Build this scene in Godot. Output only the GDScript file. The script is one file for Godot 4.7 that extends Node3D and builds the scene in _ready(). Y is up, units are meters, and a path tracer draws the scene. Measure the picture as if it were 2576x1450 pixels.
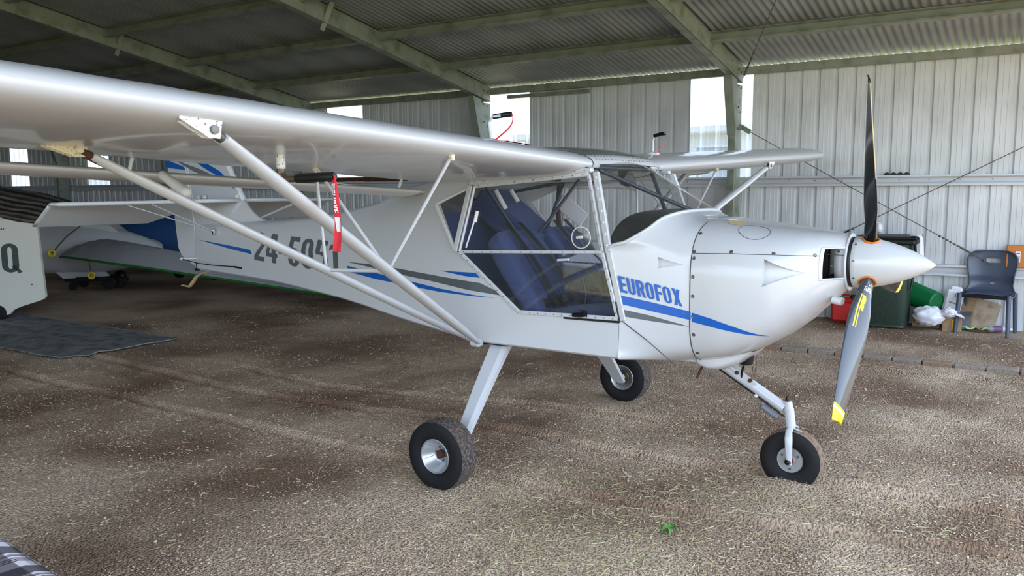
extends Node3D
# A white two-seat high-wing aeroplane parked on a dirt floor in a steel shed. x is the aeroplane's nose direction, y is up, z points to the near side.

const YAW := 0.0312          # turn of the shed against the aeroplane
var used := {}
var M := {}
var rng := RandomNumberGenerator.new()


class Sh:
	var v := PackedVector3Array()
	var sg := PackedInt32Array()
	var col := PackedColorArray()
	var g := 0
	var c := Color(1, 1, 1)
	var tinted := false

	func tri(a: Vector3, b: Vector3, d: Vector3) -> void:
		v.push_back(a); v.push_back(b); v.push_back(d)
		sg.push_back(g)
		if tinted:
			col.push_back(c); col.push_back(c); col.push_back(c)

	func quad(a: Vector3, b: Vector3, d: Vector3, e: Vector3) -> void:
		tri(a, b, d)
		tri(a, d, e)

	# turns a closed piece, begun at vertex number from, so that its faces look outwards (clockwise)
	func outward(from: int) -> void:
		var o := v[from]
		var vol := 0.0
		var i := from
		while i < v.size():
			vol += (v[i] - o).dot((v[i + 1] - o).cross(v[i + 2] - o))
			i += 3
		if vol > 0.0:
			i = from
			while i < v.size():
				var t := v[i + 1]
				v[i + 1] = v[i + 2]
				v[i + 2] = t
				if tinted:
					var k := col[i + 1]
					col[i + 1] = col[i + 2]
					col[i + 2] = k
				i += 3

	# rows: an Array of PackedVector3Array of equal length
	func grid(rows: Array, closed := false) -> void:
		for i in rows.size() - 1:
			var a: PackedVector3Array = rows[i]
			var b: PackedVector3Array = rows[i + 1]
			var n := a.size()
			for j in (n if closed else n - 1):
				var k := (j + 1) % n
				quad(a[j], a[k], b[k], b[j])

	func fan(ring: PackedVector3Array, mid: Vector3) -> void:
		for j in ring.size():
			tri(ring[j], ring[(j + 1) % ring.size()], mid)

	func box(at: Vector3, size: Vector3, turn := Basis(), cut := 0.0) -> void:
		var from := v.size()
		var keep := g
		g = -1
		var h := size / 2.0
		var e := minf(cut, minf(h.x, minf(h.y, h.z)) * 0.95)
		if e <= 0.0:
			var p: Array[Vector3] = []
			for k in 8:
				p.append(at + turn * Vector3(h.x * (1 if k & 1 else -1), h.y * (1 if k & 2 else -1), h.z * (1 if k & 4 else -1)))
			for f in [[0, 1, 3, 2], [4, 6, 7, 5], [0, 4, 5, 1], [2, 3, 7, 6], [0, 2, 6, 4], [1, 5, 7, 3]]:
				quad(p[f[0]], p[f[1]], p[f[2]], p[f[3]])
		else:
			var q := {}
			for k in 8:
				var s := Vector3(1 if k & 1 else -1, 1 if k & 2 else -1, 1 if k & 4 else -1)
				for ax in 3:
					var w := s * (h - Vector3(e, e, e))
					w[ax] = s[ax] * h[ax]
					q[k * 3 + ax] = at + turn * w
			for ax in 3:
				var u := 1 << ((ax + 1) % 3)
				var w := 1 << ((ax + 2) % 3)
				for sd in 2:
					var b: int = (1 << ax) * sd
					var f := [q[b * 3 + ax], q[(b | u) * 3 + ax], q[(b | u | w) * 3 + ax], q[(b | w) * 3 + ax]]
					_face(f, at)
				# the four edges that run along axis ax
				var a1 := (ax + 1) % 3
				var a2 := (ax + 2) % 3
				for c4 in 4:
					var b: int = (u if c4 & 1 else 0) | (w if c4 & 2 else 0)
					var b2: int = b | (1 << ax)
					_face([q[b * 3 + a1], q[b2 * 3 + a1], q[b2 * 3 + a2], q[b * 3 + a2]], at)
			for k in 8:
				_face([q[k * 3], q[k * 3 + 1], q[k * 3 + 2]], at)
		if e <= 0.0:
			outward(from)
		g = keep

	func _face(f: Array, mid: Vector3) -> void:
		var n: Vector3 = (f[1] - f[0]).cross(f[2] - f[0])
		var out: bool = n.dot(f[0] - mid) < 0.0
		if f.size() == 3:
			if out: tri(f[0], f[1], f[2])
			else: tri(f[0], f[2], f[1])
		else:
			if out: quad(f[0], f[1], f[2], f[3])
			else: quad(f[0], f[3], f[2], f[1])

	# a round or flattened bar along a path; r: one radius or a list; flat: thickness over width; wide: the direction of the width
	func tube(path: Array, r, n := 12, flat := 1.0, wide := Vector3.UP, caps := true) -> void:
		var from := v.size()
		var rows := []
		var side := Vector3.ZERO
		for i in path.size():
			var d: Vector3 = path[mini(i + 1, path.size() - 1)] - path[maxi(i - 1, 0)]
			d = d.normalized()
			var s := wide if side == Vector3.ZERO else side
			s = s - d * s.dot(d)
			if s.length() < 1e-4:
				s = d.cross(Vector3(0.3, 0.2, 0.9))
			side = s.normalized()
			var t := d.cross(side)
			var rad: float = r[i] if r is Array else r
			var ring := PackedVector3Array()
			for k in n:
				var a := TAU * k / n
				ring.push_back(path[i] + side * cos(a) * rad + t * sin(a) * rad * flat)
			rows.append(ring)
		grid(rows, true)
		if caps:
			var keep := g
			g = keep + 1 if keep >= 0 else -1
			var first: PackedVector3Array = rows[0].duplicate()
			first.reverse()
			fan(first, path[0])
			fan(rows[-1], path[-1])
			g = keep
		outward(from)

	# a turned shape: prof holds (distance along the axis, radius); hard: whether each step has its own edge
	func lathe(prof: Array, at: Vector3, axis: Vector3, n := 32, hard := false) -> void:
		var from := v.size()
		var d := axis.normalized()
		var s := d.cross(Vector3(0.31, 0.84, 0.44)).normalized()
		var t := d.cross(s)
		var rows := []
		for p in prof:
			var ring := PackedVector3Array()
			for k in n:
				var a := TAU * k / n
				ring.push_back(at + d * p.x + (s * cos(a) + t * sin(a)) * p.y)
			rows.append(ring)
		var keep := g
		for i in rows.size() - 1:
			if hard:
				g = keep + i
			grid([rows[i], rows[i + 1]], true)
		g = keep
		outward(from)

	# a flat outline pushed along its normal; the outline lies in the x-y plane of the frame xf
	func prism(poly: PackedVector2Array, xf: Transform3D, depth: float) -> void:
		var from := v.size()
		var keep := g
		g = -1
		var idx := Geometry2D.triangulate_polygon(poly)
		for k in range(0, idx.size(), 3):
			var a := poly[idx[k]]
			var b := poly[idx[k + 1]]
			var d := poly[idx[k + 2]]
			tri(xf * Vector3(a.x, a.y, 0), xf * Vector3(b.x, b.y, 0), xf * Vector3(d.x, d.y, 0))
			tri(xf * Vector3(a.x, a.y, depth), xf * Vector3(d.x, d.y, depth), xf * Vector3(b.x, b.y, depth))
		# the sides run against the caps' sense
		var tri_ccw := true
		if idx.size() >= 3:
			tri_ccw = (poly[idx[1]] - poly[idx[0]]).cross(poly[idx[2]] - poly[idx[0]]) > 0.0
		var area := 0.0
		for i in poly.size():
			area += poly[i].cross(poly[(i + 1) % poly.size()])
		for i in poly.size():
			var a := poly[i]
			var b := poly[(i + 1) % poly.size()]
			var p0 := xf * Vector3(a.x, a.y, 0)
			var p1 := xf * Vector3(b.x, b.y, 0)
			var p2 := xf * Vector3(b.x, b.y, depth)
			var p3 := xf * Vector3(a.x, a.y, depth)
			if (area > 0.0) == tri_ccw: quad(p0, p3, p2, p1)
			else: quad(p0, p1, p2, p3)
		outward(from)
		g = keep

	func ball(at: Vector3, r: Vector3, n := 16, m := 10, turn := Basis()) -> void:
		var from := v.size()
		var rows := []
		for i in m + 1:
			var b := PI * i / m
			var ring := PackedVector3Array()
			for k in n:
				var a := TAU * k / n
				ring.push_back(at + turn * (Vector3(sin(b) * cos(a), cos(b), sin(b) * sin(a)) * r))
			rows.append(ring)
		grid(rows, true)
		outward(from)

	func mirrored() -> Sh:
		var o := Sh.new()
		o.sg = sg.duplicate()
		o.col = col.duplicate()
		o.tinted = tinted
		var i := 0
		while i < v.size():
			o.v.push_back(v[i] * Vector3(1, 1, -1))
			o.v.push_back(v[i + 2] * Vector3(1, 1, -1))
			o.v.push_back(v[i + 1] * Vector3(1, 1, -1))
			i += 3
		return o

	func add(o: Sh) -> void:
		v.append_array(o.v)
		sg.append_array(o.sg)
		col.append_array(o.col)

	func mesh() -> ArrayMesh:
		var st := SurfaceTool.new()
		st.begin(Mesh.PRIMITIVE_TRIANGLES)
		for t in sg.size():
			st.set_smooth_group(sg[t])
			for k in 3:
				if tinted:
					st.set_color(col[t * 3 + k])
				st.add_vertex(v[t * 3 + k])
		st.generate_normals()
		return st.commit()


func numbered(called: String) -> String:
	var n: int = used.get(called, 0)
	used[called] = n + 1
	return called if n == 0 else "%s_%03d" % [called, n]


func part(called: String, s, m: Material, parent: Node) -> MeshInstance3D:
	var o := MeshInstance3D.new()
	o.name = called
	o.mesh = s.mesh() if s is Sh else s
	o.material_override = m
	parent.add_child(o, true)
	return o


func hold(called: String, parent: Node, at := Vector3.ZERO) -> Node3D:
	var o := Node3D.new()
	o.name = called
	o.position = at
	parent.add_child(o, true)
	return o


func tag(o: Node3D, label: String, category: String, group := "", kind := "") -> Node3D:
	if label: o.set_meta("label", label)
	if category: o.set_meta("category", category)
	if group: o.set_meta("group", group)
	if kind: o.set_meta("kind", kind)
	return o


func thing(called: String, label: String, category: String, at := Vector3.ZERO, turn := 0.0, group := "") -> Node3D:
	var o := Node3D.new()
	o.name = numbered(called)
	add_child(o)
	o.position = at
	o.rotation.y = turn
	return tag(o, label, category, group)


func setting(called: String, label: String) -> Node3D:
	var o := Node3D.new()
	o.name = called
	add_child(o)
	o.rotation.y = YAW
	return tag(o, label, "", "", "structure")


func mat(called: String, color: Color, rough := 0.6, metal := 0.0) -> StandardMaterial3D:
	var m := StandardMaterial3D.new()
	m.resource_name = called
	m.albedo_color = color
	m.roughness = rough
	m.metallic = metal
	m.cull_mode = BaseMaterial3D.CULL_DISABLED
	M[called] = m
	return m


func noise_tex(freq: float, ramp: Array, seed_: int, size := 256, octaves := 4, kind := FastNoiseLite.TYPE_SIMPLEX_SMOOTH) -> NoiseTexture2D:
	var t := NoiseTexture2D.new()
	var n := FastNoiseLite.new()
	n.noise_type = kind
	n.frequency = freq
	n.fractal_octaves = octaves
	n.seed = seed_
	t.noise = n
	t.width = size
	t.height = size
	t.seamless = true
	if ramp.size():
		var gr := Gradient.new()
		gr.offsets = PackedFloat32Array(ramp.map(func(p): return p[0]))
		gr.colors = PackedColorArray(ramp.map(func(p): return p[1]))
		t.color_ramp = gr
	return t


func grain(m: StandardMaterial3D, t: Texture2D, scale: float, world := false) -> void:
	m.albedo_texture = t
	m.uv1_triplanar = true
	m.uv1_world_triplanar = world
	m.uv1_scale = Vector3.ONE * scale


func bump(m: StandardMaterial3D, t: Texture2D, cm: float) -> void:
	m.heightmap_enabled = true
	m.heightmap_texture = t
	m.heightmap_scale = cm


func lin(hex: String) -> Color:
	return Color(hex).srgb_to_linear()


func interp(tab: Array, x: float, k := 1) -> float:
	# tab: rows sorted by their first number
	if x <= tab[0][0]: return tab[0][k]
	for i in tab.size() - 1:
		if x <= tab[i + 1][0]:
			var t: float = (x - tab[i][0]) / (tab[i + 1][0] - tab[i][0])
			return lerpf(tab[i][k], tab[i + 1][k], t)
	return tab[-1][k]


func _ready() -> void:
	rng.seed = 7
	# --- camera
	var cam := Camera3D.new()
	cam.name = "camera"
	add_child(cam)
	cam.fov = 38.6
	cam.near = 0.05
	cam.far = 400.0
	cam.transform = Transform3D(Basis(Vector3(0.82710215, -0.00574627, -0.56202225), Vector3(-0.06261009, 0.99278223, -0.10229086), Vector3(0.5585535, 0.11979325, 0.82077254)).orthonormalized(), Vector3(2.55014826, 1.47884877, 4.12117521))
	cam.current = true
	# --- sky: a bright thin overcast
	var env := Environment.new()
	var sky := Sky.new()
	var ps := ProceduralSkyMaterial.new()
	ps.sky_top_color = Color(0.70, 0.79, 0.93)
	ps.sky_horizon_color = Color(0.88, 0.94, 1.0)
	ps.sky_curve = 0.2
	ps.ground_horizon_color = Color(0.50, 0.48, 0.42)
	ps.ground_bottom_color = Color(0.40, 0.38, 0.33)
	ps.sky_energy_multiplier = 1.0
	sky.sky_material = ps
	env.background_mode = Environment.BG_SKY
	env.sky = sky
	env.background_energy_multiplier = 3.4
	env.tonemap_mode = Environment.TONE_MAPPER_LINEAR
	env.tonemap_exposure = 1.6
	env.sdfgi_enabled = true
	env.ssao_enabled = true
	env.ssil_enabled = true
	var we := WorldEnvironment.new()
	we.name = "surroundings"
	we.environment = env
	add_child(we)
	# --- hazy high sun: it lights the paddock outside, whose bounce comes in under the roof
	var sun := DirectionalLight3D.new()
	sun.name = "sun"
	add_child(sun)
	sun.light_color = Color(1.0, 0.95, 0.88)
	sun.light_energy = 2.6
	sun.light_angular_distance = 4.0
	sun.shadow_enabled = true
	sun.look_at_from_position(Vector3(2.5, 9.5, -1.5), Vector3.ZERO)

	materials()
	build_floor()
	build_shed()
	build_aeroplane()
	build_clutter()
	build_far_end()
	build_litter()


func materials() -> void:
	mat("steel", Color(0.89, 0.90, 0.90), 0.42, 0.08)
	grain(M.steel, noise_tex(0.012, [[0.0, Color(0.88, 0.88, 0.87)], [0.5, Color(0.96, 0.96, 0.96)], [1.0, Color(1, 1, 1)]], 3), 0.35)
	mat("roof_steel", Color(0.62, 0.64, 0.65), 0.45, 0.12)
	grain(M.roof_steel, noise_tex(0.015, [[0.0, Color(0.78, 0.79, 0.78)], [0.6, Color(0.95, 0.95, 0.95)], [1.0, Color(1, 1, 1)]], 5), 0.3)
	mat("frame_steel", Color(0.62, 0.64, 0.60), 0.5, 0.15)
	grain(M.frame_steel, noise_tex(0.02, [[0.0, Color(0.72, 0.74, 0.66)], [0.45, Color(0.92, 0.93, 0.9)], [1.0, Color(1, 1, 1)]], 9), 0.8)
	mat("girt_steel", Color(0.82, 0.83, 0.84), 0.4, 0.12)
	mat("wire", Color(0.40, 0.40, 0.40), 0.5, 0.6)
	var sk := mat("skylight", Color(0.84, 0.90, 0.96, 0.62), 0.2)
	sk.transparency = BaseMaterial3D.TRANSPARENCY_ALPHA
	# aeroplane
	var w := mat("white_paint", Color(0.78, 0.785, 0.79), 0.28)
	w.clearcoat_enabled = true
	w.clearcoat = 0.5
	w.clearcoat_roughness = 0.08
	var fb := mat("white_fabric", Color(0.80, 0.805, 0.81), 0.38)
	fb.clearcoat_enabled = true
	fb.clearcoat = 0.25
	fb.clearcoat_roughness = 0.2
	mat("grey_white", Color(0.84, 0.84, 0.82), 0.4)
	mat("cream_rust", Color(0.86, 0.83, 0.72), 0.5)
	grain(M.cream_rust, noise_tex(0.03, [[0.0, Color(0.55, 0.36, 0.20)], [0.22, Color(0.78, 0.62, 0.42)], [0.34, Color(1, 1, 1)], [1.0, Color(1, 1, 1)]], 21), 9.0)
	mat("white_chipped", Color(0.90, 0.90, 0.88), 0.4)
	grain(M.white_chipped, noise_tex(0.035, [[0.0, Color(0.25, 0.16, 0.10)], [0.20, Color(0.50, 0.33, 0.18)], [0.24, Color(1, 1, 1)], [1.0, Color(1, 1, 1)]], 33), 7.0)
	mat("blue", Color(0.075, 0.36, 0.70), 0.3)
	mat("grey", Color(0.44, 0.45, 0.47), 0.35)
	mat("dark_grey", Color(0.36, 0.38, 0.39), 0.4)
	mat("seam", Color(0.28, 0.28, 0.28), 0.6)
	mat("black", Color(0.035, 0.036, 0.04), 0.45)
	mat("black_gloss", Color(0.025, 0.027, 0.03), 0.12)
	mat("black_plastic", Color(0.045, 0.047, 0.052), 0.35)
	mat("tube_blue", Color(0.16, 0.19, 0.24), 0.35)
	mat("interior", Color(0.10, 0.105, 0.12), 0.8)
	var sb := mat("seat_blue", Color(0.24, 0.29, 0.46), 0.9)
	grain(sb, noise_tex(0.06, [[0.0, Color(0.75, 0.76, 0.8)], [1.0, Color(1, 1, 1)]], 12), 6.0)
	sb.rim_enabled = true
	sb.rim = 0.6
	sb.rim_tint = 0.6
	var gl := mat("glass", Color(0.80, 0.86, 0.86, 0.025), 0.03)
	gl.transparency = BaseMaterial3D.TRANSPARENCY_ALPHA
	mat("rubber", Color(0.055, 0.055, 0.06), 0.75)
	grain(M.rubber, noise_tex(0.03, [[0.0, Color(0.7, 0.7, 0.7)], [1.0, Color(1, 1, 1)]], 14), 6.0)
	mat("muddy_rubber", Color(1, 1, 1), 0.9)
	grain(M.muddy_rubber, noise_tex(0.05, [[0.0, Color(0.13, 0.13, 0.14)], [0.40, Color(0.20, 0.19, 0.185)], [0.55, Color(0.37, 0.32, 0.28)], [1.0, Color(0.52, 0.44, 0.37)]], 17, 256, 5), 4.0)
	mat("dusty_rubber", Color(1, 1, 1), 0.9)
	grain(M.dusty_rubber, noise_tex(0.022, [[0.0, Color(0.14, 0.12, 0.11)], [0.25, Color(0.40, 0.32, 0.25)], [0.5, Color(0.52, 0.43, 0.35)], [1.0, Color(0.58, 0.49, 0.40)]], 19), 4.0)
	mat("alloy", Color(0.76, 0.77, 0.78), 0.35, 0.75)
	mat("rim_grey", Color(0.60, 0.60, 0.58), 0.45, 0.2)
	mat("rust", Color(0.30, 0.17, 0.11), 0.8)
	mat("chrome", Color(0.80, 0.80, 0.80), 0.18, 1.0)
	mat("bolt", Color(0.45, 0.44, 0.42), 0.4, 0.8)
	mat("orange_ring", Color(0.86, 0.46, 0.12), 0.4)
	mat("yellow", Color(0.96, 0.86, 0.10), 0.4)
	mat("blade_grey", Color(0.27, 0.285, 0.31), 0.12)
	mat("red", Color(0.90, 0.20, 0.25), 0.6)
	mat("red_faded", Color(0.93, 0.47, 0.43), 0.6)
	mat("dark_red", Color(0.62, 0.10, 0.16), 0.6)
	mat("print_white", Color(0.95, 0.93, 0.93), 0.6)
	mat("bronze", Color(0.42, 0.36, 0.29), 0.35, 0.6)
	mat("tan", Color(0.82, 0.72, 0.53), 0.4)
	mat("radiator", Color(0.06, 0.06, 0.065), 0.6)


func soil_height(x: float, z: float, n1: FastNoiseLite, n2: FastNoiseLite, n3: FastNoiseLite) -> float:
	var h := n1.get_noise_2d(x, z) * 0.018 + n2.get_noise_2d(x, z) * 0.010 + n3.get_noise_2d(x, z) * 0.005 * (0.6 + 0.8 * n1.get_noise_2d(z * 2.0, x * 2.0))
	for r in RUTS:
		var wob: float = n2.get_noise_2d(x * 0.7, r[0][1] * 9.0) * 0.02
		if x > r[0][0] and x < r[-1][0]:
			var d: float = z - interp(r, x) - wob
			var fade := smoothstep(r[0][0], r[0][0] + 0.5, x) * (1.0 - smoothstep(r[-1][0] - 0.5, r[-1][0], x)) * (0.75 + 0.5 * n2.get_noise_2d(x * 0.5, z * 0.2))
			h -= 0.045 * fade * exp(-pow(d / 0.042, 4.0))
			h += 0.016 * fade * (exp(-pow((d - 0.085) / 0.03, 2.0)) + exp(-pow((d + 0.085) / 0.03, 2.0)))
	return h


const RUTS := [
	[[-7.0, 0.98], [-4.8, 0.95], [-3.41, 0.93], [-2.3, 0.91], [-1.07, 0.86], [0.01, 0.80], [0.42, 0.77], [1.13, 0.70], [1.64, 0.61], [2.02, 0.5], [2.47, 0.4], [5.0, 0.0]],
	[[-6.5, 0.30], [-4.58, 0.25], [-2.48, 0.32], [-1.38, 0.21], [-0.94, 0.1], [-0.2, 0.05], [0.25, 0.07], [0.72, 0.06], [1.26, -0.01], [1.57, -0.05], [1.84, -0.05], [2.45, -0.09], [5.0, -0.4]],
	[[-3.5, -0.25], [-2.2, -0.12], [-1.2, -0.32], [-0.2, -0.55], [0.8, -0.72]],
	[[-2.0, -2.7], [0.33, -2.92], [1.3, -2.90], [2.32, -3.06], [4.0, -3.3]],
]


func ground_noise() -> Array:
	var out := []
	for k in [[0.35, 3, 4], [2.6, 5, 3], [13.0, 8, 3]]:
		var n := FastNoiseLite.new()
		n.noise_type = FastNoiseLite.TYPE_SIMPLEX_SMOOTH
		n.frequency = k[0]
		n.seed = k[1]
		n.fractal_octaves = k[2]
		out.append(n)
	return out


func build_floor() -> void:
	var m := mat("soil", Color(1, 1, 1), 0.95)
	m.vertex_color_use_as_albedo = true
	grain(m, noise_tex(0.06, [[0.0, Color(0.45, 0.43, 0.42)], [0.28, Color(0.74, 0.72, 0.70)], [0.45, Color(0.95, 0.94, 0.93)], [0.75, Color(1, 1, 1)], [1.0, Color(1.0, 0.97, 0.92)]], 41, 512, 5), 1.9)
	bump(m, noise_tex(0.06, [], 43, 512, 5), 2.2)
	var nn := ground_noise()
	var xs := lines([[-22.0, 0.8], [-10.0, 0.2], [-6.0, 0.07], [-3.4, 0.022], [2.9, 0.1], [4.5, 0.5], [9.0, 0.5]])
	var zs := lines([[-7.0, 0.2], [-4.5, 0.08], [-2.4, 0.022], [2.9, 0.08], [4.5, 0.4], [9.0, 0.5]])
	var st := SurfaceTool.new()
	st.begin(Mesh.PRIMITIVE_TRIANGLES)
	var dust := FastNoiseLite.new()
	dust.frequency = 0.55
	dust.seed = 77
	dust.fractal_octaves = 4
	var dark := lin("9a7a60")
	var pale := lin("e6ccae")
	var nz := zs.size()
	for x in xs:
		for z in zs:
			var t: float = clampf(0.5 + dust.get_noise_2d(x, z) * 1.3, 0.0, 1.0)
			st.set_color(dark.lerp(pale, t))
			st.add_vertex(Vector3(x, soil_height(x, z, nn[0], nn[1], nn[2]), z))
	for i in xs.size() - 1:
		for j in nz - 1:
			var a := i * nz + j
			for k in [a, a + nz, a + 1, a + 1, a + nz, a + nz + 1]:
				st.add_index(k)
	st.generate_normals()
	var o := MeshInstance3D.new()
	o.name = "floor"
	o.mesh = st.commit()
	o.material_override = m
	add_child(o)
	tag(o, "brown dirt floor with wheel ruts, gravel and straw", "", "", "structure")
	var out := mat("paddock", Color(0.56, 0.56, 0.43), 0.95)
	grain(out, noise_tex(0.02, [[0.0, Color(0.7, 0.75, 0.55)], [1.0, Color(1.15, 1.1, 0.95)]], 45), 0.08)
	var s := Sh.new()
	for k in [[-90.0, -90.0, 90.0, -6.9], [-90.0, 8.9, 90.0, 90.0], [8.9, -6.9, 90.0, 8.9], [-90.0, -6.9, -21.9, 8.9]]:
		s.box(Vector3((k[0] + k[2]) / 2, -0.14, (k[1] + k[3]) / 2), Vector3(k[2] - k[0], 0.2, k[3] - k[1]))
	var g := part("ground", s, out, self)
	tag(g, "open grass paddock outside the shed", "", "", "structure")


func lines(spec: Array) -> PackedFloat32Array:
	var out := PackedFloat32Array()
	for i in spec.size() - 1:
		var a: float = spec[i][0]
		var b: float = spec[i + 1][0]
		var n := int(ceil((b - a) / spec[i][1]))
		for k in n:
			out.push_back(a + (b - a) * k / n)
	out.push_back(spec[-1][0])
	return out


const WALL := -5.6            # the inner face of the back wall, in the shed's own axes
const COLS := [-18.3, -14.75, -11.2, -7.6, -4.1, -0.56, 3.0]
const SLOPE := 0.178


func rafter_low(n: float) -> float:
	return 2.70 + SLOPE * (n + 5.45)


func build_shed() -> void:
	# --- back wall of ribbed sheets; some sheets are clear
	var wall := setting("wall_back", "back wall of ribbed grey steel sheets")
	var clear := [-17.17, -13.88, -10.75, -7.5, -4.40, -1.22]
	var n_clear := 0
	var sheet_mesh: ArrayMesh = null
	var s0 := -1.22 + 0.762
	var at := s0 - 0.762 * 25
	var k := 0
	var eave := 2.845
	while at < 3.9:
		var is_clear := false
		for c in clear:
			if absf(c - at) < 0.3:
				is_clear = true
		if is_clear:
			n_clear += 1
			var w := setting("window_%d" % n_clear, "clear ribbed wall sheet that lets daylight in")
			part("pane", sheet(1.60, eave, true), M.skylight, w).position = Vector3(at, 0, WALL)
			var o := part("wall_sheet", sheet(-0.1, 1.60), M.steel, wall)
			o.position = Vector3(at, 0, WALL)
		else:
			if sheet_mesh == null:
				sheet_mesh = sheet(-0.1, eave).mesh()
			var o := part("wall_sheet", sheet_mesh, M.steel, wall)
			o.position = Vector3(at, 0, WALL)
		at += 0.762
		k += 1
	# girts: C channels with lips, one run per bay
	for b in COLS.size():
		var a: float = COLS[b] + 0.06
		var e: float = COLS[b + 1] - 0.02 if b + 1 < COLS.size() else 4.1
		for y in [0.60, 1.545]:
			var g := Sh.new()
			channel(g, a, e, y, WALL + 0.004, 0.11, 0.075)
			var o := part("girt", g, M.girt_steel, wall)
			for q in 12:
				if y > 1.0 and b > 3:
					var sp := a + 0.2 + q * 0.29
					if sp < e - 0.1:
						var sc := Sh.new()
						sc.ball(Vector3(sp, y + 0.006, WALL + 0.021), Vector3.ONE * 0.006, 8, 5)
						part("screw", sc, M.bolt, o)
	# eave strut under the roof edge
	var es := Sh.new()
	es.box(Vector3(-7.1, 2.825, WALL + 0.06), Vector3(22.4, 0.088, 0.06), Basis(), 0.004)
	part("eave_strut", es, M.frame_steel, wall)
	var el := Sh.new()
	el.box(Vector3(-3.2, 2.735, WALL + 0.05), Vector3(1.25, 0.045, 0.05), Basis(), 0.004)
	part("lintel_strip", el, M.frame_steel, wall)
	# columns
	for s in COLS:
		var col := hold("column", wall)
		var c := Sh.new()
		c.box(Vector3(s - 0.045, 1.31, WALL + 0.19), Vector3(0.09, 2.7, 0.22), Basis(), 0.005)
		part("post", c, M.frame_steel, col)
		var kn := Sh.new()   # bent knee plate that ties post and rafter together
		kn.prism(PackedVector2Array([Vector2(0.30, 2.08), Vector2(0.30, 2.70), Vector2(0.50, 2.735), Vector2(0.315, 2.08)]), Transform3D(Basis(Vector3(0, 0, 1), Vector3(0, 1, 0), Vector3(-1, 0, 0)), Vector3(s + 0.006, 0, WALL)), 0.10)
		part("knee_plate", kn, M.frame_steel, col)
		var bo := Sh.new()
		for q in [Vector2(0.14, 2.15), Vector2(0.24, 2.15), Vector2(0.14, 2.35), Vector2(0.24, 2.40), Vector2(0.14, 2.62), Vector2(0.24, 2.64), Vector2(0.16, 2.80), Vector2(0.25, 2.82)]:
			bo.lathe([Vector2(-0.002, 0.0), Vector2(0, 0.011), Vector2(0.008, 0.011), Vector2(0.010, 0.0)], Vector3(s + 0.005, q.y, WALL + q.x), Vector3.RIGHT, 6, true)
		part("bolt", bo, M.bolt, col)

	# --- roof: wavy sheets on channels on rafters
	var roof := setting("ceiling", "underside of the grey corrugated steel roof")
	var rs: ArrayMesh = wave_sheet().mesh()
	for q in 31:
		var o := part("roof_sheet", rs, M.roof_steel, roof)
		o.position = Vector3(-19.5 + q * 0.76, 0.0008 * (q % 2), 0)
	for n in [-4.42, -3.27, -2.08, -0.92, 0.25, 1.4, 2.55, 3.7, 4.85, 6.0]:
		for b in COLS.size():
			var a: float = COLS[b] - 0.0
			var e: float = COLS[b + 1] - 0.09 if b + 1 < COLS.size() else 4.1
			var p := Sh.new()
			var y := rafter_low(n) + 0.10
			p.box(Vector3((a + e) / 2, y + 0.0525, n), Vector3(e - a, 0.10, 0.008), Basis(Vector3.RIGHT, -atan(SLOPE)), 0.0)
			p.box(Vector3((a + e) / 2, y + 0.002, n + 0.028), Vector3(e - a, 0.006, 0.06), Basis(Vector3.RIGHT, -atan(SLOPE)), 0.0)
			p.box(Vector3((a + e) / 2, y + 0.103, n + 0.02), Vector3(e - a, 0.006, 0.06), Basis(Vector3.RIGHT, -atan(SLOPE)), 0.0)
			p.box(Vector3((a + e) / 2, y + 0.011, n + 0.057), Vector3(e - a, 0.018, 0.005), Basis(Vector3.RIGHT, -atan(SLOPE)), 0.0)
			part("purlin", p, M.frame_steel, roof)
	for s in COLS:
		var r := Sh.new()
		var f := Transform3D(Basis(Vector3(0, 0, 1), Vector3(0, 1, 0), Vector3(-1, 0, 0)), Vector3(s, 0, 0))
		var lo := WALL + 0.08
		var hi := 6.6
		r.prism(PackedVector2Array([Vector2(lo, rafter_low(lo)), Vector2(hi, rafter_low(hi)), Vector2(hi, rafter_low(hi) + 0.2), Vector2(lo, rafter_low(lo) + 0.2)]), f, 0.006)
		r.prism(PackedVector2Array([Vector2(lo, rafter_low(lo)), Vector2(hi, rafter_low(hi)), Vector2(hi, rafter_low(hi) + 0.006), Vector2(lo, rafter_low(lo) + 0.006)]), f, 0.09)
		r.prism(PackedVector2Array([Vector2(lo, rafter_low(lo) + 0.194), Vector2(hi, rafter_low(hi) + 0.194), Vector2(hi, rafter_low(hi) + 0.2), Vector2(lo, rafter_low(lo) + 0.2)]), f, 0.09)
		part("rafter", r, M.frame_steel, roof)
	for q in [[-4.1, -2.35], [-7.6, -2.2]]:
		var b := Sh.new()
		var n: float = q[1]
		b.box(Vector3(q[0] + 0.03, rafter_low(n) + 0.06, n - 0.03), Vector3(0.05, 0.32, 0.005), Basis(Vector3(0, 0, 1), -0.55) * Basis(Vector3.UP, 0.9))
		part("fly_brace", b, M.frame_steel, roof)

	# --- the far end, the closed stretch of the front, and the head above the open front
	var far := setting("wall_left", "far end wall of the shed in shadow")
	var fw := Sh.new()
	fw.box(Vector3(-19.0, 1.9, 0.4), Vector3(0.06, 4.6, 12.4))
	part("wall_sheet", fw, M.steel, far)
	var front := setting("wall_front", "closed stretch of the front wall")
	var fr := Sh.new()
	fr.box(Vector3(-11.1, 2.47, 6.6), Vector3(15.8, 5.22, 0.06))
	fr.box(Vector3(0.45, 4.065, 6.6), Vector3(7.3, 2.03, 0.06))
	part("wall_sheet", fr, M.steel, front)
	var right := setting("wall_right", "gable head above the open right end of the shed")
	var rt := Sh.new()
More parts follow.
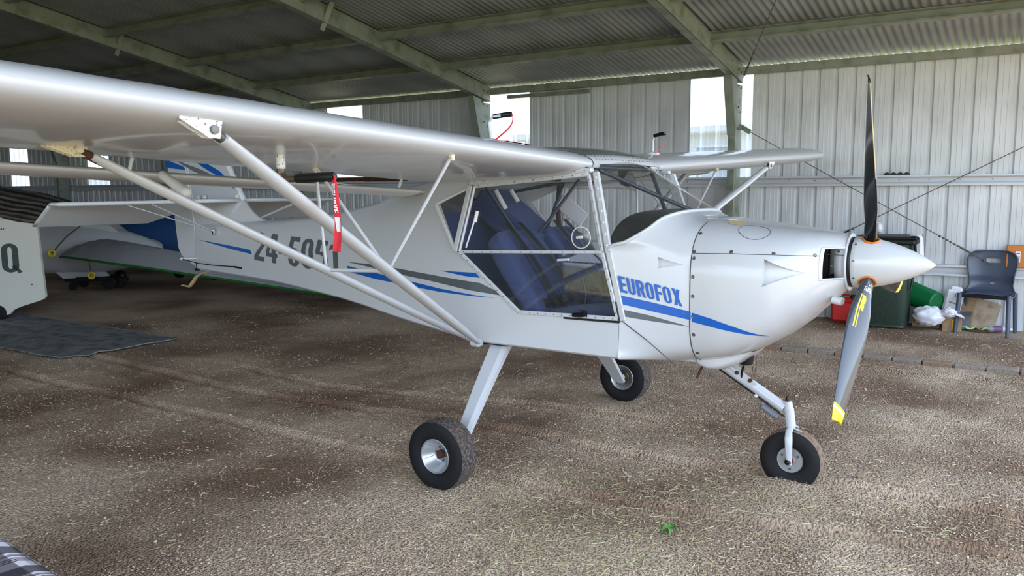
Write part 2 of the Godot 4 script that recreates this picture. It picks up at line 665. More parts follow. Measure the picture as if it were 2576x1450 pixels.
	rt.prism(PackedVector2Array([Vector2(-3.8, 3.2), Vector2(6.6, 3.2), Vector2(6.6, rafter_low(6.6) + 0.2), Vector2(-3.8, rafter_low(-3.8) + 0.2)]), Transform3D(Basis(Vector3(0, 0, 1), Vector3(0, 1, 0), Vector3(-1, 0, 0)), Vector3(4.1, 0, 0)), 0.05)
	part("wall_sheet", rt, M.steel, right)


# one ribbed sheet 0.762 wide whose pans lie in the plane n = 0 and whose ribs stand outwards (towards -n)
func sheet(y0: float, y1: float, thin := false) -> Sh:
	var s := Sh.new()
	s.g = -1
	var prof := []
	for r in 4:
		var a := r * 0.1905
		for q in [[0.0, 0.0], [0.040, 0.0], [0.0425, 0.003], [0.045, 0.0], [0.090, 0.0], [0.0925, 0.003], [0.095, 0.0], [0.130, 0.0], [0.146, -0.029], [0.168, -0.029], [0.184, 0.0]]:
			prof.append(Vector2(a + q[0], q[1]))
	prof.append(Vector2(0.763, 0.0))
	var rows := []
	for p in prof:
		rows.append(PackedVector3Array([Vector3(p.x, y0, p.y), Vector3(p.x, y1, p.y)]))
	s.grid(rows)
	if not thin:
		rows = []
		for p in prof:
			rows.append(PackedVector3Array([Vector3(p.x, y1, p.y - 0.002), Vector3(p.x, y0, p.y - 0.002)]))
		s.grid(rows)
	return s


func wave_sheet() -> Sh:
	var s := Sh.new()
	for side in 2:
		var rows := []
		for i in 10 * 10 + 1:
			var x := 0.76 * i / 100.0
			var w := cos(TAU * x / 0.076) * 0.0085
			var ring := PackedVector3Array()
			for n in [-5.665, -2.0, 2.0, 6.9]:
				ring.push_back(Vector3(x, rafter_low(n) + 0.222 + w + 0.002 * side, n))
			if side: ring.reverse()
			rows.append(ring)
		s.grid(rows)
	return s


# a C channel along s, open to the room, with lips
func channel(g: Sh, a: float, e: float, y: float, n: float, h: float, d: float) -> void:
	var m := (a + e) / 2
	var l := e - a
	g.box(Vector3(m, y, n + 0.004), Vector3(l, h, 0.004))
	g.box(Vector3(m, y, n + 0.010), Vector3(l, h * 0.36, 0.012))
	for q in [-1, 1]:
		g.box(Vector3(m, y + q * h / 2, n + d / 2), Vector3(l, 0.004, d))
		g.box(Vector3(m, y + q * (h / 2 - 0.009), n + d), Vector3(l, 0.02, 0.004))


# ------------------------------------------------------------------ the aeroplane's shape
func half_width(x: float) -> float:
	if x > -0.15:
		return 0.55 - 0.09 * clampf((x - 0.75) / 0.325, 0.0, 1.0)
	return 0.03 + 0.52 * (x + 3.36) / 3.21


const TOP := [[-3.4, 1.21], [-3.0, 1.222], [-2.5, 1.243], [-2.33, 1.257], [-2.0, 1.283], [-1.674, 1.316], [-1.36, 1.363], [-1.105, 1.41], [-0.875, 1.475], [-0.6, 1.54], [-0.4, 1.57], [-0.05, 1.565]]
const LOW := [[-3.4, 0.838], [-2.1, 0.818], [-1.26, 0.762], [-0.78, 0.70], [-0.4, 0.665], [-0.13, 0.637], [0.75, 0.638]]


func fold_y(x: float) -> float:
	return 1.145 + 0.042 * minf(x, 0.0)


func side_z(x: float, y: float) -> float:
	var w := half_width(x)
	var f := fold_y(x)
	if y <= f:
		return w
	var k := lerpf(0.145, 0.30, clampf((-0.3 - x) / 0.8, 0.0, 1.0))
	return w * (1.0 - k * (y - f) / maxf(interp(TOP, x) - f, 0.12))


const COWL := [[1.075, 1.329, 0.617, 0.462, 1.03, 3.0], [1.2, 1.318, 0.645, 0.46, 1.03, 2.9], [1.32, 1.304, 0.689, 0.445, 1.04, 2.7], [1.43, 1.292, 0.756, 0.415, 1.05, 2.5], [1.52, 1.281, 0.83, 0.355, 1.07, 2.4], [1.59, 1.271, 0.902, 0.275, 1.09, 2.3], [1.65, 1.262, 0.958, 0.185, 1.11, 2.1], [1.69, 1.255, 0.995, 0.132, 1.125, 2.0]]


func cr(tab: Array, x: float, k: int) -> float:   # smooth curve through a table
	var n := tab.size()
	var i := 0
	while i < n - 2 and x > tab[i + 1][0]:
		i += 1
	var t: float = clampf((x - tab[i][0]) / (tab[i + 1][0] - tab[i][0]), 0.0, 1.0)
	return cubic_interpolate(tab[i][k], tab[i + 1][k], tab[maxi(i - 1, 0)][k], tab[mini(i + 2, n - 1)][k], t)


func cowl_z(x: float, y: float) -> float:
	var ym := cr(COWL, x, 4)
	var e := cr(COWL, x, 5)
	var h := cr(COWL, x, 1) - ym
	if y < ym:
		h = ym - cr(COWL, x, 2)
		e += 1.2 * clampf((1.5 - x) / 0.3, 0.0, 1.0)
	var q := 1.0 - pow(absf((y - ym) / h), e)
	return cr(COWL, x, 3) * pow(maxf(q, 0.0), 1.0 / e)


func skin_z(x: float, y: float) -> float:
	if x > 1.075:
		return cowl_z(x, y)
	if x > 0.70:
		return lerpf(0.55, cowl_z(1.075, y), clampf((x - 0.745) / 0.33, 0.0, 1.0))
	return side_z(x, y)


# a flat mark laid on a skin: polygons in x-y, cut into small cells so that they follow the skin
func mark(s: Sh, poly: PackedVector2Array, skin: Callable, off := 0.0012, step := 0.035) -> void:
	var lo := poly[0]
	var hi := poly[0]
	for p in poly:
		lo = lo.min(p)
		hi = hi.max(p)
	var x := floorf(lo.x / step) * step
	while x < hi.x:
		var f := fold_y(x + step / 2)
		for band in [[lo.y - 1.0, f], [f, hi.y + 1.0]]:
			var cell := PackedVector2Array([Vector2(x, band[0]), Vector2(x + step, band[0]), Vector2(x + step, band[1]), Vector2(x, band[1])])
			for q in Geometry2D.intersect_polygons(poly, cell):
				var idx := Geometry2D.triangulate_polygon(q)
				for k in range(0, idx.size(), 3):
					var pts := []
					for j in 3:
						var w: Vector2 = q[idx[k + j]]
						pts.append(Vector3(w.x, w.y, skin.call(w.x, w.y) + off))
					var nn: Vector3 = (pts[1] - pts[0]).cross(pts[2] - pts[0])
					if nn.z > 0.0: s.tri(pts[0], pts[2], pts[1])
					else: s.tri(pts[0], pts[1], pts[2])
		x += step


# narrow heavy capitals and figures in a box 1 high; each is a list of polygons
func glyph(ch: String) -> Array:
	var t := 0.17     # stem
	var w := 0.46
	var b := 0.155    # bar
	var rect := func(x0, y0, x1, y1): return PackedVector2Array([Vector2(x0, y0), Vector2(x1, y0), Vector2(x1, y1), Vector2(x0, y1)])
	var ring := func(a0: float, a1: float, cy: float, up: float):   # half a rounded bow, from angle a0 to a1
		var p := PackedVector2Array()
		for i in 9:
			var a := lerpf(a0, a1, i / 8.0)
			p.push_back(Vector2(w / 2 + cos(a) * w / 2, cy + sin(a) * up))
		for i in 9:
			var a := lerpf(a1, a0, i / 8.0)
			p.push_back(Vector2(w / 2 + cos(a) * (w / 2 - t), cy + sin(a) * (up - b * 0.8)))
		return p
	match ch:
		"E": return [rect.call(0, 0, t, 1), rect.call(t, 0, 0.40, b), rect.call(t, 1 - b, 0.40, 1), rect.call(t, 0.43, 0.38, 0.43 + b)]
		"F": return [rect.call(0, 0, t, 1), rect.call(t, 1 - b, 0.40, 1), rect.call(t, 0.42, 0.38, 0.42 + b)]
		"U": return [rect.call(0, 0.22, t, 1), rect.call(w - t, 0.22, w, 1), ring.call(PI, TAU, 0.22, 0.22)]
		"O", "0": return [rect.call(0, 0.22, t, 0.78), rect.call(w - t, 0.22, w, 0.78), ring.call(PI, TAU, 0.22, 0.22), ring.call(0.0, PI, 0.78, 0.22)]
		"Q": return [rect.call(0, 0.22, t, 0.78), rect.call(w - t, 0.22, w, 0.78), ring.call(PI, TAU, 0.22, 0.22), ring.call(0.0, PI, 0.78, 0.22), PackedVector2Array([Vector2(0.26, 0.22), Vector2(0.36, 0.26), Vector2(0.54, 0.02), Vector2(0.44, -0.03)])]
		"G": return [rect.call(0, 0.22, t, 0.78), rect.call(w - t, 0.22, w, 0.50), rect.call(w / 2, 0.38, w - t, 0.50), ring.call(PI, TAU, 0.22, 0.22), ring.call(0.0, PI, 0.78, 0.22)]
		"R": return [rect.call(0, 0, t, 1), rect.call(t, 1 - b, 0.26, 1), rect.call(t, 0.42, 0.26, 0.42 + b), rect.call(w - t, 0.62, w, 0.80), PackedVector2Array([Vector2(0.24, 1), Vector2(0.24, 1 - b), Vector2(w - t, 0.80), Vector2(w, 0.80), Vector2(0.40, 0.96)]), PackedVector2Array([Vector2(0.24, 0.42), Vector2(0.40, 0.46), Vector2(w, 0.62), Vector2(w - t, 0.62), Vector2(0.24, 0.42 + b)]), PackedVector2Array([Vector2(0.20, 0.44), Vector2(0.38, 0.47), Vector2(0.48, 0), Vector2(0.31, 0)])]
		"X": return [PackedVector2Array([Vector2(0, 0), Vector2(0.19, 0), Vector2(0.48, 1), Vector2(0.29, 1)]), PackedVector2Array([Vector2(0.29, 0), Vector2(0.48, 0), Vector2(0.19, 1), Vector2(0, 1)])]
		"1": return [rect.call(0.12, 0, 0.12 + t, 1), PackedVector2Array([Vector2(-0.02, 0.72), Vector2(0.12, 0.78), Vector2(0.12, 0.98), Vector2(0.02, 0.88), Vector2(-0.02, 0.87)])]
		"2": return [ring.call(0.0, PI, 0.78, 0.22), rect.call(0, 0.66, t, 0.78), rect.call(w - t, 0.62, w, 0.78), PackedVector2Array([Vector2(w - t, 0.62), Vector2(w, 0.62), Vector2(w * 0.96, 0.52), Vector2(0.19, 0.15), Vector2(0, 0.15), Vector2(w - t - 0.02, 0.52)]), rect.call(0, 0, 0.45, 0.155)]
		"4": return [rect.call(0.25, 0, 0.25 + t, 1), PackedVector2Array([Vector2(0.25, 1), Vector2(0.16, 1), Vector2(0, 0.34), Vector2(0, 0.20), Vector2(0.25, 0.20), Vector2(0.25, 0.34), Vector2(0.14, 0.34), Vector2(0.25, 0.82)]), rect.call(0.42, 0.20, 0.49, 0.34)]
		"5": return [rect.call(0.02, 1 - b, 0.43, 1), rect.call(0.02, 0.53, 0.02 + t, 1 - b), ring.call(-0.02, PI * 0.62, 0.44, 0.20), rect.call(w - t, 0.22, w, 0.44), ring.call(PI, TAU, 0.22, 0.22), rect.call(0, 0.22, t, 0.25)]
		"-": return [rect.call(0.02, 0.36, 0.30, 0.50)]
		"A": return [PackedVector2Array([Vector2(0, 0), Vector2(0.17, 0), Vector2(0.31, 1), Vector2(0.15, 1)]), PackedVector2Array([Vector2(0.30, 0), Vector2(0.47, 0), Vector2(0.31, 1), Vector2(0.17, 1)]), rect.call(0.12, 0.22, 0.35, 0.36)]
		"L": return [rect.call(0, 0, t, 1), rect.call(t, 0, 0.38, b)]
		"S": return [ring.call(0.0, PI, 0.78, 0.22), ring.call(PI, TAU, 0.22, 0.22), rect.call(w - t, 0.70, w, 0.78), rect.call(0, 0.22, t, 0.30), PackedVector2Array([Vector2(0, 0.78), Vector2(t, 0.78), Vector2(t, 0.68), Vector2(w, 0.36), Vector2(w, 0.22), Vector2(w - t, 0.22), Vector2(w - t, 0.32), Vector2(0, 0.62)])]
		"H": return [rect.call(0, 0, t, 1), rect.call(0.30, 0, 0.30 + t, 1), rect.call(t, 0.43, 0.30, 0.43 + b)]
		"I": return [rect.call(0.05, 0, 0.05 + t, 1)]
		"M": return [rect.call(0, 0, 0.14, 1), rect.call(0.46, 0, 0.60, 1), PackedVector2Array([Vector2(0.14, 1), Vector2(0.0, 1), Vector2(0.24, 0.2), Vector2(0.36, 0.2)]), PackedVector2Array([Vector2(0.46, 1), Vector2(0.60, 1), Vector2(0.36, 0.2), Vector2(0.24, 0.2)])]
		"V": return [PackedVector2Array([Vector2(0, 1), Vector2(0.17, 1), Vector2(0.31, 0), Vector2(0.16, 0)]), PackedVector2Array([Vector2(0.30, 1), Vector2(0.47, 1), Vector2(0.31, 0), Vector2(0.16, 0)])]
		"B": return [rect.call(0, 0, t, 1), rect.call(t, 1 - b, 0.30, 1), rect.call(t, 0, 0.30, b), rect.call(t, 0.43, 0.34, 0.43 + b), rect.call(w - t, 0.10, w, 0.42), rect.call(w - t - 0.02, 0.56, w - 0.02, 0.90), PackedVector2Array([Vector2(0.28, 0), Vector2(0.36, 0), Vector2(w, 0.10), Vector2(w - t, 0.14)]), PackedVector2Array([Vector2(0.28, 1), Vector2(0.36, 1), Vector2(w - 0.02, 0.90), Vector2(w - t, 0.86)])]
		"T": return [rect.call(0.14, 0, 0.14 + t, 1), rect.call(0, 1 - b, 0.45, 1)]
	return []


func advance(ch: String) -> float:
	return {"1": 0.40, "-": 0.40, " ": 0.3, "I": 0.30, "M": 0.68, "E": 0.48, "F": 0.46, "L": 0.44}.get(ch, 0.55)


# letters placed by a 2D frame, as flat marks on a skin
func lettering(s: Sh, text: String, frame: Transform2D, skin: Callable, off := 0.0012, step := 0.035) -> void:
	var x := 0.0
	for ch in text:
		for p in glyph(ch):
			var q := PackedVector2Array()
			for w in p:
				q.push_back(frame * Vector2(w.x + x, w.y))
			mark(s, q, skin, off, step)
		x += advance(ch)


func pts2(a: Array) -> PackedVector2Array:
	var o := PackedVector2Array()
	for p in a:
		o.push_back(Vector2(p[0], p[1]))
	return o


func both(called: String, s: Sh, m: Material, parent: Node) -> void:
	part(called, s, m, parent)
	part(called, s.mirrored(), m, parent)


const EDGE := [[0.749, 0.638, 0.0], [0.749, 0.638, 0.30], [0.749, 0.640, 0.54], [0.749, 0.70, 0.55], [0.749, 0.841, 0.55], [0.715, 1.0, 0.55], [0.69, 1.18, 0.55], [0.775, 1.222, 0.537], [0.859, 1.28, 0.48], [0.90, 1.33, 0.40], [0.929, 1.353, 0.29], [0.937, 1.362, 0.15], [0.938, 1.363, 0.0]]


func firewall_points() -> Array:
	var out := []
	for y in [0.617]:
		out.append(Vector3(1.075, y, 0.0))
		out.append(Vector3(1.075, y + 0.001, 0.27))
	for y in [0.625, 0.69, 0.82, 0.99, 1.15]:
		out.append(Vector3(1.075, y, cowl_z(1.075, y)))
	for a in [0.49, 0.73, 0.96, 1.19, 1.40]:
		out.append(Vector3(1.075, 1.03 + 0.299 * pow(sin(a), 2.0 / 3.0), 0.462 * pow(cos(a), 2.0 / 3.0)))
	out.append(Vector3(1.075, 1.329, 0.0))
	return out


func smooth_list(p: Array, per: int) -> PackedVector3Array:
	var out := PackedVector3Array()
	for i in p.size() - 1:
		var a: Vector3 = p[maxi(i - 1, 0)]
		var b: Vector3 = p[i]
		var c: Vector3 = p[i + 1]
		var d: Vector3 = p[mini(i + 2, p.size() - 1)]
		for k in per:
			out.push_back(b.cubic_interpolate(c, a, d, float(k) / per))
	out.push_back(p[-1])
	return out


func edge_points() -> Array:
	return EDGE.map(func(e): return Vector3(e[0], e[1], e[2]))


func build_aeroplane() -> void:
	var a := thing("light_aircraft", "white high-wing two-seat light aeroplane with blue stripes, wing struts and a three-bladed propeller", "aeroplane")
	build_fuselage(a)
	build_cowl(a)
	build_cabin(a)
	build_wings(a)
	build_tail(a)
	build_gear(a)
	build_propeller(a)
	build_covers(a)


func build_fuselage(a: Node3D) -> void:
	var s := Sh.new()
	# rear: whole sides and top
	var low_rows := []
	var side_rows := []
	var up_rows := []
	for x in [-3.36, -3.1, -2.8, -2.5, -2.2, -1.9, -1.6, -1.36, -1.1, -0.875, -0.7, -0.55, -0.47]:
		var yb := interp(LOW, x)
		var w := half_width(x)
		low_rows.append(PackedVector3Array([Vector3(x, yb - 0.004, 0), Vector3(x, yb - 0.002, w * 0.6), Vector3(x, yb + 0.006, w - 0.008), Vector3(x, yb + 0.016, w)]))
		var f := fold_y(x)
		side_rows.append(PackedVector3Array([Vector3(x, yb + 0.016, w), Vector3(x, lerpf(yb, f, 0.35), w - 0.001), Vector3(x, lerpf(yb, f, 0.7), w - 0.001), Vector3(x, f, w)]))
		var yt := interp(TOP, x)
		var ye := yt - 0.035
		up_rows.append(PackedVector3Array([Vector3(x, f, w), Vector3(x, lerpf(f, ye, 0.5), side_z(x, lerpf(f, ye, 0.5))), Vector3(x, ye, side_z(x, ye)), Vector3(x, yt - 0.012, side_z(x, yt) - 0.03 * minf(1.0, w * 4)), Vector3(x, yt, side_z(x, yt) * 0.55), Vector3(x, yt + 0.008, 0)]))
	s.g = 1
	s.grid(low_rows)
	s.g = 2
	s.grid(side_rows)
	s.g = 3
	s.grid(up_rows)
	# beside and below the door
	var win := [[-0.47, 1.40], [-0.437, 1.393], [-0.255, 1.137], [0.162, 0.829], [0.749, 0.841]]
	low_rows = []
	side_rows = []
	up_rows = []
	for x in [-0.47, -0.437, -0.34, -0.255, -0.13, 0.0, 0.162, 0.4, 0.6, 0.749]:
		var yb := interp(LOW, x)
		var w := half_width(x)
		var yw := interp(win, x)
		low_rows.append(PackedVector3Array([Vector3(x, yb - 0.004, 0), Vector3(x, yb - 0.002, w * 0.6), Vector3(x, yb + 0.006, w - 0.008), Vector3(x, yb + 0.016, w)]))
		var f := minf(fold_y(x), yw)
		var ring := PackedVector3Array()
		for k in 4:
			ring.push_back(Vector3(x, lerpf(yb + 0.016, f, k / 3.0), w))
		side_rows.append(ring)
		ring = PackedVector3Array()
		for k in 4:
			var y := lerpf(f, maxf(yw, f), k / 3.0)
			ring.push_back(Vector3(x, y, side_z(x, y)))
		up_rows.append(ring)
	s.g = 1
	s.grid(low_rows)
	s.g = 2
	s.grid(side_rows)
	s.g = 3
	s.grid(up_rows.slice(0, 4))
	# the white skin between the rear window and the wing
	var over := []
	for x in [-0.47, -0.437, -0.32, -0.20, -0.10]:
		var y0 := interp([[-0.47, 1.393], [-0.437, 1.395], [-0.18, 1.492], [-0.1, 1.50]], x)
		var ring := PackedVector3Array()
		for k in 4:
			var y := lerpf(y0, 1.578, k / 3.0)
			ring.push_back(Vector3(x, y, side_z(x, y)))
		over.append(ring)
	s.grid(over)
	s.g = 5
	s.add(s.mirrored())
	var body := part("fuselage", s, M.white_fabric, a)
	# front shroud between cabin and cowling
	var f := Sh.new()
	f.g = 1
	var e := smooth_list(edge_points(), 5)
	var w := smooth_list(firewall_points(), 5)
	var rows := []
	for i in e.size():
		var ring := PackedVector3Array()
		for k in 9:
			var t := k / 8.0
			var p := e[i].lerp(w[i], t)
			var dip := sin(PI * t) * 0.010 * clampf((e[i].y - 1.2) / 0.14, 0.0, 1.0)
			ring.push_back(p - Vector3(0, dip, dip * 0.6))
		rows.append(ring)
	f.grid(rows.slice(0, 26))
	f.grid(rows.slice(30))
	# the flat stretch between is laid out round a small sunk triangular inlet
	var lo_row: PackedVector3Array = rows[25]
	var hi_row: PackedVector3Array = rows[30]
	var at := func(sx: float, v: float) -> Vector3:
		return lo_row[0].lerp(lo_row[8], sx).lerp(hi_row[0].lerp(hi_row[8], sx), v)
	var ss := [0.0, 0.15, 0.3, 0.45, 0.60, 0.6005]
	for k in range(1, 11): ss.append(lerpf(0.6005, 0.94, k / 10.0))
	ss.append(1.0)
	var vs := [0.0, 0.5, 1.0, 1.02, 1.5, 1.98, 2.0, 2.5, 3.0]
	var inlet := Sh.new()
	var at_v := func(sx: float, q: float) -> float:
		var hw := maxf(0.165 * pow(clampf((0.94 - sx) / 0.34, 0.0, 1.0), 1.3), 0.006)
		if q <= 1.0: return lerpf(0.0, 0.775 - hw, q)
		if q <= 2.0: return lerpf(0.775 - hw, 0.775 + hw, q - 1.0)
		return lerpf(0.775 + hw, 1.0, q - 2.0)
	var sunk := func(sx: float, v: float) -> Vector3:
		return at.call(sx, v) - Vector3(0, 0, 0.026 * clampf((0.94 - sx) / 0.34, 0.0, 1.0))
	for i in ss.size() - 1:
		for j in vs.size() - 1:
			var s0: float = ss[i]
			var s1: float = ss[i + 1]
			var v00: float = at_v.call(s0, vs[j])
			var v01: float = at_v.call(s0, vs[j + 1])
			var v10: float = at_v.call(s1, vs[j])
			var v11: float = at_v.call(s1, vs[j + 1])
			if j >= 2 and j < 6 and s0 > 0.6 and s0 < 0.93:
				inlet.g = 1
				inlet.quad(sunk.call(s0, v00), sunk.call(s1, v10), sunk.call(s1, v11), sunk.call(s0, v01))
				inlet.g = -1
				if i == 5: inlet.quad(at.call(s0, v00), sunk.call(s0, v00), sunk.call(s0, v01), at.call(s0, v01))
				if j == 2: inlet.quad(at.call(s0, v00), at.call(s1, v10), sunk.call(s1, v10), sunk.call(s0, v00))
				if j == 5: inlet.quad(at.call(s0, v01), sunk.call(s0, v01), sunk.call(s1, v11), at.call(s1, v11))
			else:
				f.quad(at.call(s0, v00), at.call(s1, v10), at.call(s1, v11), at.call(s0, v01))
	f.add(f.mirrored())
	var shroud := part("front_shroud", f, M.white_paint, a)
	both("air_inlet", inlet, M.white_paint, shroud)
	# rounded white lip where the windshield sits
	var lip := Sh.new()
	var path := []
	for i in range(30, e.size()):
		path.append(e[i])
	for i in range(e.size() - 2, 29, -1):
		path.append(e[i] * Vector3(1, 1, -1))
	lip.tube(path, 0.009, 8)
	part("shroud_lip", lip, M.white_paint, a)
	# slanting joint below the door, and the belly strip
	var j := Sh.new()
	j.tube([Vector3(0.765, 0.836, 0.5475), Vector3(0.88, 0.75, 0.517), Vector3(1.015, 0.63, 0.470)], 0.0022, 6)
	part("panel_joint", j, M.seam, body)
	# flat marks
	var sk := skin_z
	var stripe := func(poly: Array, m: Material, off: float):
		var q := Sh.new()
		mark(q, pts2(poly), sk, off)
		part("stripe", q, m, body)
	stripe.call([[0.728, 0.967], [0.90, 0.934], [1.0815, 0.896], [1.0815, 0.855], [0.90, 0.891], [0.738, 0.924]], M.blue, 0.0014)
	stripe.call([[0.755, 0.895], [0.90, 0.868], [1.078, 0.8225], [0.90, 0.842], [0.768, 0.859]], M.dark_grey, 0.0014)
	var blue := Sh.new()
	lettering(blue, "EUROFOX", Transform2D(Vector2(0.0795, -0.0165), Vector2(-0.016, 0.080), Vector2(0.757, 0.978)), sk, 0.0014)
	stripe.call([[-1.285, 0.994], [-1.0, 0.968], [-0.775, 0.949], [-0.40, 0.917], [0.015, 0.896], [-0.40, 0.898], [-0.745, 0.915], [-1.0, 0.930], [-1.262, 0.955]], M.blue, 0.0012)
	stripe.call([[-1.285, 1.020], [-1.0, 1.018], [-0.76, 1.008], [-0.40, 0.987], [-0.09, 0.972], [0.028, 0.932], [0.060, 0.912], [-0.20, 0.930], [-0.50, 0.957], [-0.775, 0.975], [-1.0, 0.995]], M.dark_grey, 0.0012)
	stripe.call([[-0.40, 1.020], [-0.25, 1.023], [-0.118, 1.026], [-0.088, 1.0], [-0.2, 1.003]], M.blue, 0.0012)
	stripe.call([[-3.30, 1.083], [-2.9, 1.063], [-2.487, 1.040], [-2.463, 1.008], [-2.8, 1.034]], M.blue, 0.0012)
	var grey := Sh.new()
	lettering(grey, "24-5051", Transform2D(Vector2(0.305, -0.010), Vector2(-0.005, 0.205), Vector2(-2.43, 0.968)), sk)
	part("lettering", blue, M.blue, body)
	part("lettering", grey, M.dark_grey, body)


func build_cowl(a: Node3D) -> void:
	var yc := 1.0925
	var xs := []
	for k in 14: xs.append(1.075 + (1.403 - 1.075) * k / 13.0)
	xs.append(1.4034)
	for k in range(1, 13): xs.append(1.4034 + (1.575 - 1.4034) * k / 12.0)
	for k in range(1, 9): xs.append(1.575 + (1.69 - 1.575) * k / 8.0)
	var lines_in := [0.0, 0.01, 0.2, 0.35, 0.5, 0.65, 0.8, 0.99, 1.0]
	var rows := []
	var gap := []      # per row: first and last line of the middle band
	var deep := Sh.new()
	for x in xs:
		var ym := cr(COWL, x, 4)
		var yt := cr(COWL, x, 1)
		var yb := cr(COWL, x, 2)
		var y_lo := ym - 0.8 * (ym - yb)
		var y_hi := ym + 0.8 * (yt - ym)
		var w := 0.063
		var mid := yc
		if x > 1.403:
			w = maxf(0.063 * pow(clampf((1.575 - x) / 0.172, 0.0, 1.0), 1.35), 0.003)
		if x > 1.575:
			w = lerpf(0.003, 0.072, clampf((x - 1.575) / 0.03, 0.0, 1.0))
			mid = lerpf(yc, 1.128, clampf((x - 1.575) / 0.03, 0.0, 1.0))
		y_lo = minf(y_lo, mid - w - 0.01)
		y_hi = maxf(y_hi, mid + w + 0.01)
		var ring := PackedVector3Array()
		var hb := ym - yb
		var ht := yt - ym
		for k in 14:     # belly up to y_lo
			var ang := lerpf(-PI / 2, 0.0, k / 14.0)
			var y := lerpf(yb, y_lo, 1.0 - cos(PI / 2 * k / 14.0))
			ring.push_back(Vector3(x, y, cowl_z(x, y) if k else 0.0))
		for k in 10:
			var y := lerpf(y_lo, mid - w, k / 10.0)
			ring.push_back(Vector3(x, y, cowl_z(x, y)))
		for q in lines_in:
			var y: float = lerpf(mid - w, mid + w, q)
			ring.push_back(Vector3(x, y, cowl_z(x, y)))
		for k in range(1, 11):
			var y := lerpf(mid + w, y_hi, k / 10.0)
			ring.push_back(Vector3(x, y, cowl_z(x, y)))
		for k in range(1, 15):
			var y := lerpf(y_hi, yt, sin(PI / 2 * k / 14.0))
			ring.push_back(Vector3(x, y, cowl_z(x, y) if k < 14 else 0.0))
		rows.append(ring)
	var s := Sh.new()
	var i_cut := 14      # index of x = 1.403
	for i in rows.size() - 1:
		var p: PackedVector3Array = rows[i]
		var q: PackedVector3Array = rows[i + 1]
		for j in p.size() - 1:
			var inside := j >= 24 and j < 32
			if inside and xs[i] >= 1.4025 and xs[i] < 1.574:
				continue
			if inside and xs[i] > 1.604:
				continue
			s.g = 1
			s.quad(p[j], p[j + 1], q[j + 1], q[j])
	s.add(s.mirrored())
	var cowl := part("cowling", s, M.white_paint, a)
	# sunk triangular air inlet on each side: a floor that falls away to a square end, with upright sides
	var d := Sh.new()
	var sink := func(v: Vector3) -> Vector3:
		return v - Vector3(0, 0, 0.042 * clampf((1.575 - v.x) / 0.172, 0.0, 1.0))
	var first := -1
	for i in rows.size() - 1:
		if xs[i] < 1.4025 or xs[i] >= 1.574:
			continue
		var p: PackedVector3Array = rows[i]
		var q: PackedVector3Array = rows[i + 1]
		for j in range(24, 32):
			d.g = 1
			d.quad(sink.call(p[j]), sink.call(p[j + 1]), sink.call(q[j + 1]), sink.call(q[j]))
			if first < 0:
				d.g = -1
				d.quad(p[j], p[j + 1], sink.call(p[j + 1]), sink.call(p[j]))
		first = i
		d.g = -1
		d.quad(p[24], sink.call(p[24]), sink.call(q[24]), q[24])
		d.quad(p[32], q[32], sink.call(q[32]), sink.call(p[32]))
	both("air_inlet", d, M.white_paint, cowl)
	# cooling opening each side of the spinner: dark core behind, white ring in front
	var core := Sh.new()
	var lipw := Sh.new()
	for k in 9:
		var y0 := lerpf(1.056, 1.200, k / 9.0)
		var y1 := lerpf(1.056, 1.200, (k + 1) / 9.0)
		core.quad(Vector3(1.592, y0, 0.02), Vector3(1.592, y1, 0.02), Vector3(1.592, y1, cowl_z(1.604, y1) - 0.004), Vector3(1.592, y0, cowl_z(1.604, y0) - 0.004))
	for k in 26:
		for q in 11:
			if (k + q) % 2:
				core.box(Vector3(1.594, 1.060 + k * 0.0055, 0.115 + q * 0.0105), Vector3(0.004, 0.004, 0.008))
	both("radiator_core", core, M.radiator, cowl)
	var hole := []
	for k in 13: hole.append(Vector3(1.606, lerpf(1.057, 1.199, k / 12.0), cowl_z(1.606, lerpf(1.057, 1.199, k / 12.0)) - 0.002))
	for x in [1.63, 1.655, 1.688]: hole.append(Vector3(x, 1.199, cowl_z(x, 1.199)))
	lipw.tube(hole, 0.0045, 8)
	hole = [Vector3(1.606, 1.057, cowl_z(1.606, 1.057) - 0.002)]
	for x in [1.63, 1.655, 1.688]: hole.append(Vector3(x, 1.057, cowl_z(x, 1.057)))
	lipw.tube(hole, 0.0045, 8)
	both("opening_lip", lipw, M.white_paint, cowl)
	var ring_s := Sh.new()
	ring_s.lathe([Vector2(1.642, 0.112), Vector2(1.643, 0.125), Vector2(1.67, 0.1275), Vector2(1.684, 0.131), Vector2(1.690, 0.1375), Vector2(1.695, 0.138), Vector2(1.697, 0.132), Vector2(1.695, 0.10)], Vector3(0, 1.125, 0), Vector3.RIGHT, 48)
	part("nose_ring", ring_s, M.white_paint, cowl)
	# joints
	var seam := Sh.new()
	var ring0 := []
	for k in 40:
		var y := lerpf(0.620, 1.3285, k / 39.0)
		ring0.append(Vector3(1.0755, y, cowl_z(1.0755, y) + 0.0003))
	ring0.append(Vector3(1.0755, 1.3295, 0))
	for k in range(39, -1, -1):
		ring0.append(ring0[k] * Vector3(1, 1, -1))
	seam.tube(ring0, 0.0025, 6)
	for sd in [1.0, -1.0]:
		var mid_l := []
		for k in 24:
			var x := lerpf(1.077, 1.604, k / 23.0)
			var y := interp([[1.07, 1.172], [1.26, 1.176], [1.44, 1.174], [1.61, 1.166]], x)
			mid_l.append(Vector3(x, y, sd * (cowl_z(x, y) + 0.0003)))
		seam.tube(mid_l, 0.0016, 6)
		seam.tube([Vector3(1.607, 1.166, sd * 0.1255), Vector3(1.65, 1.1655, sd * 0.1275), Vector3(1.692, 1.165, sd * 0.1275)], 0.0014, 6)
	part("cowling_joint", seam, M.seam, cowl)
	# round oil door
	var od := []
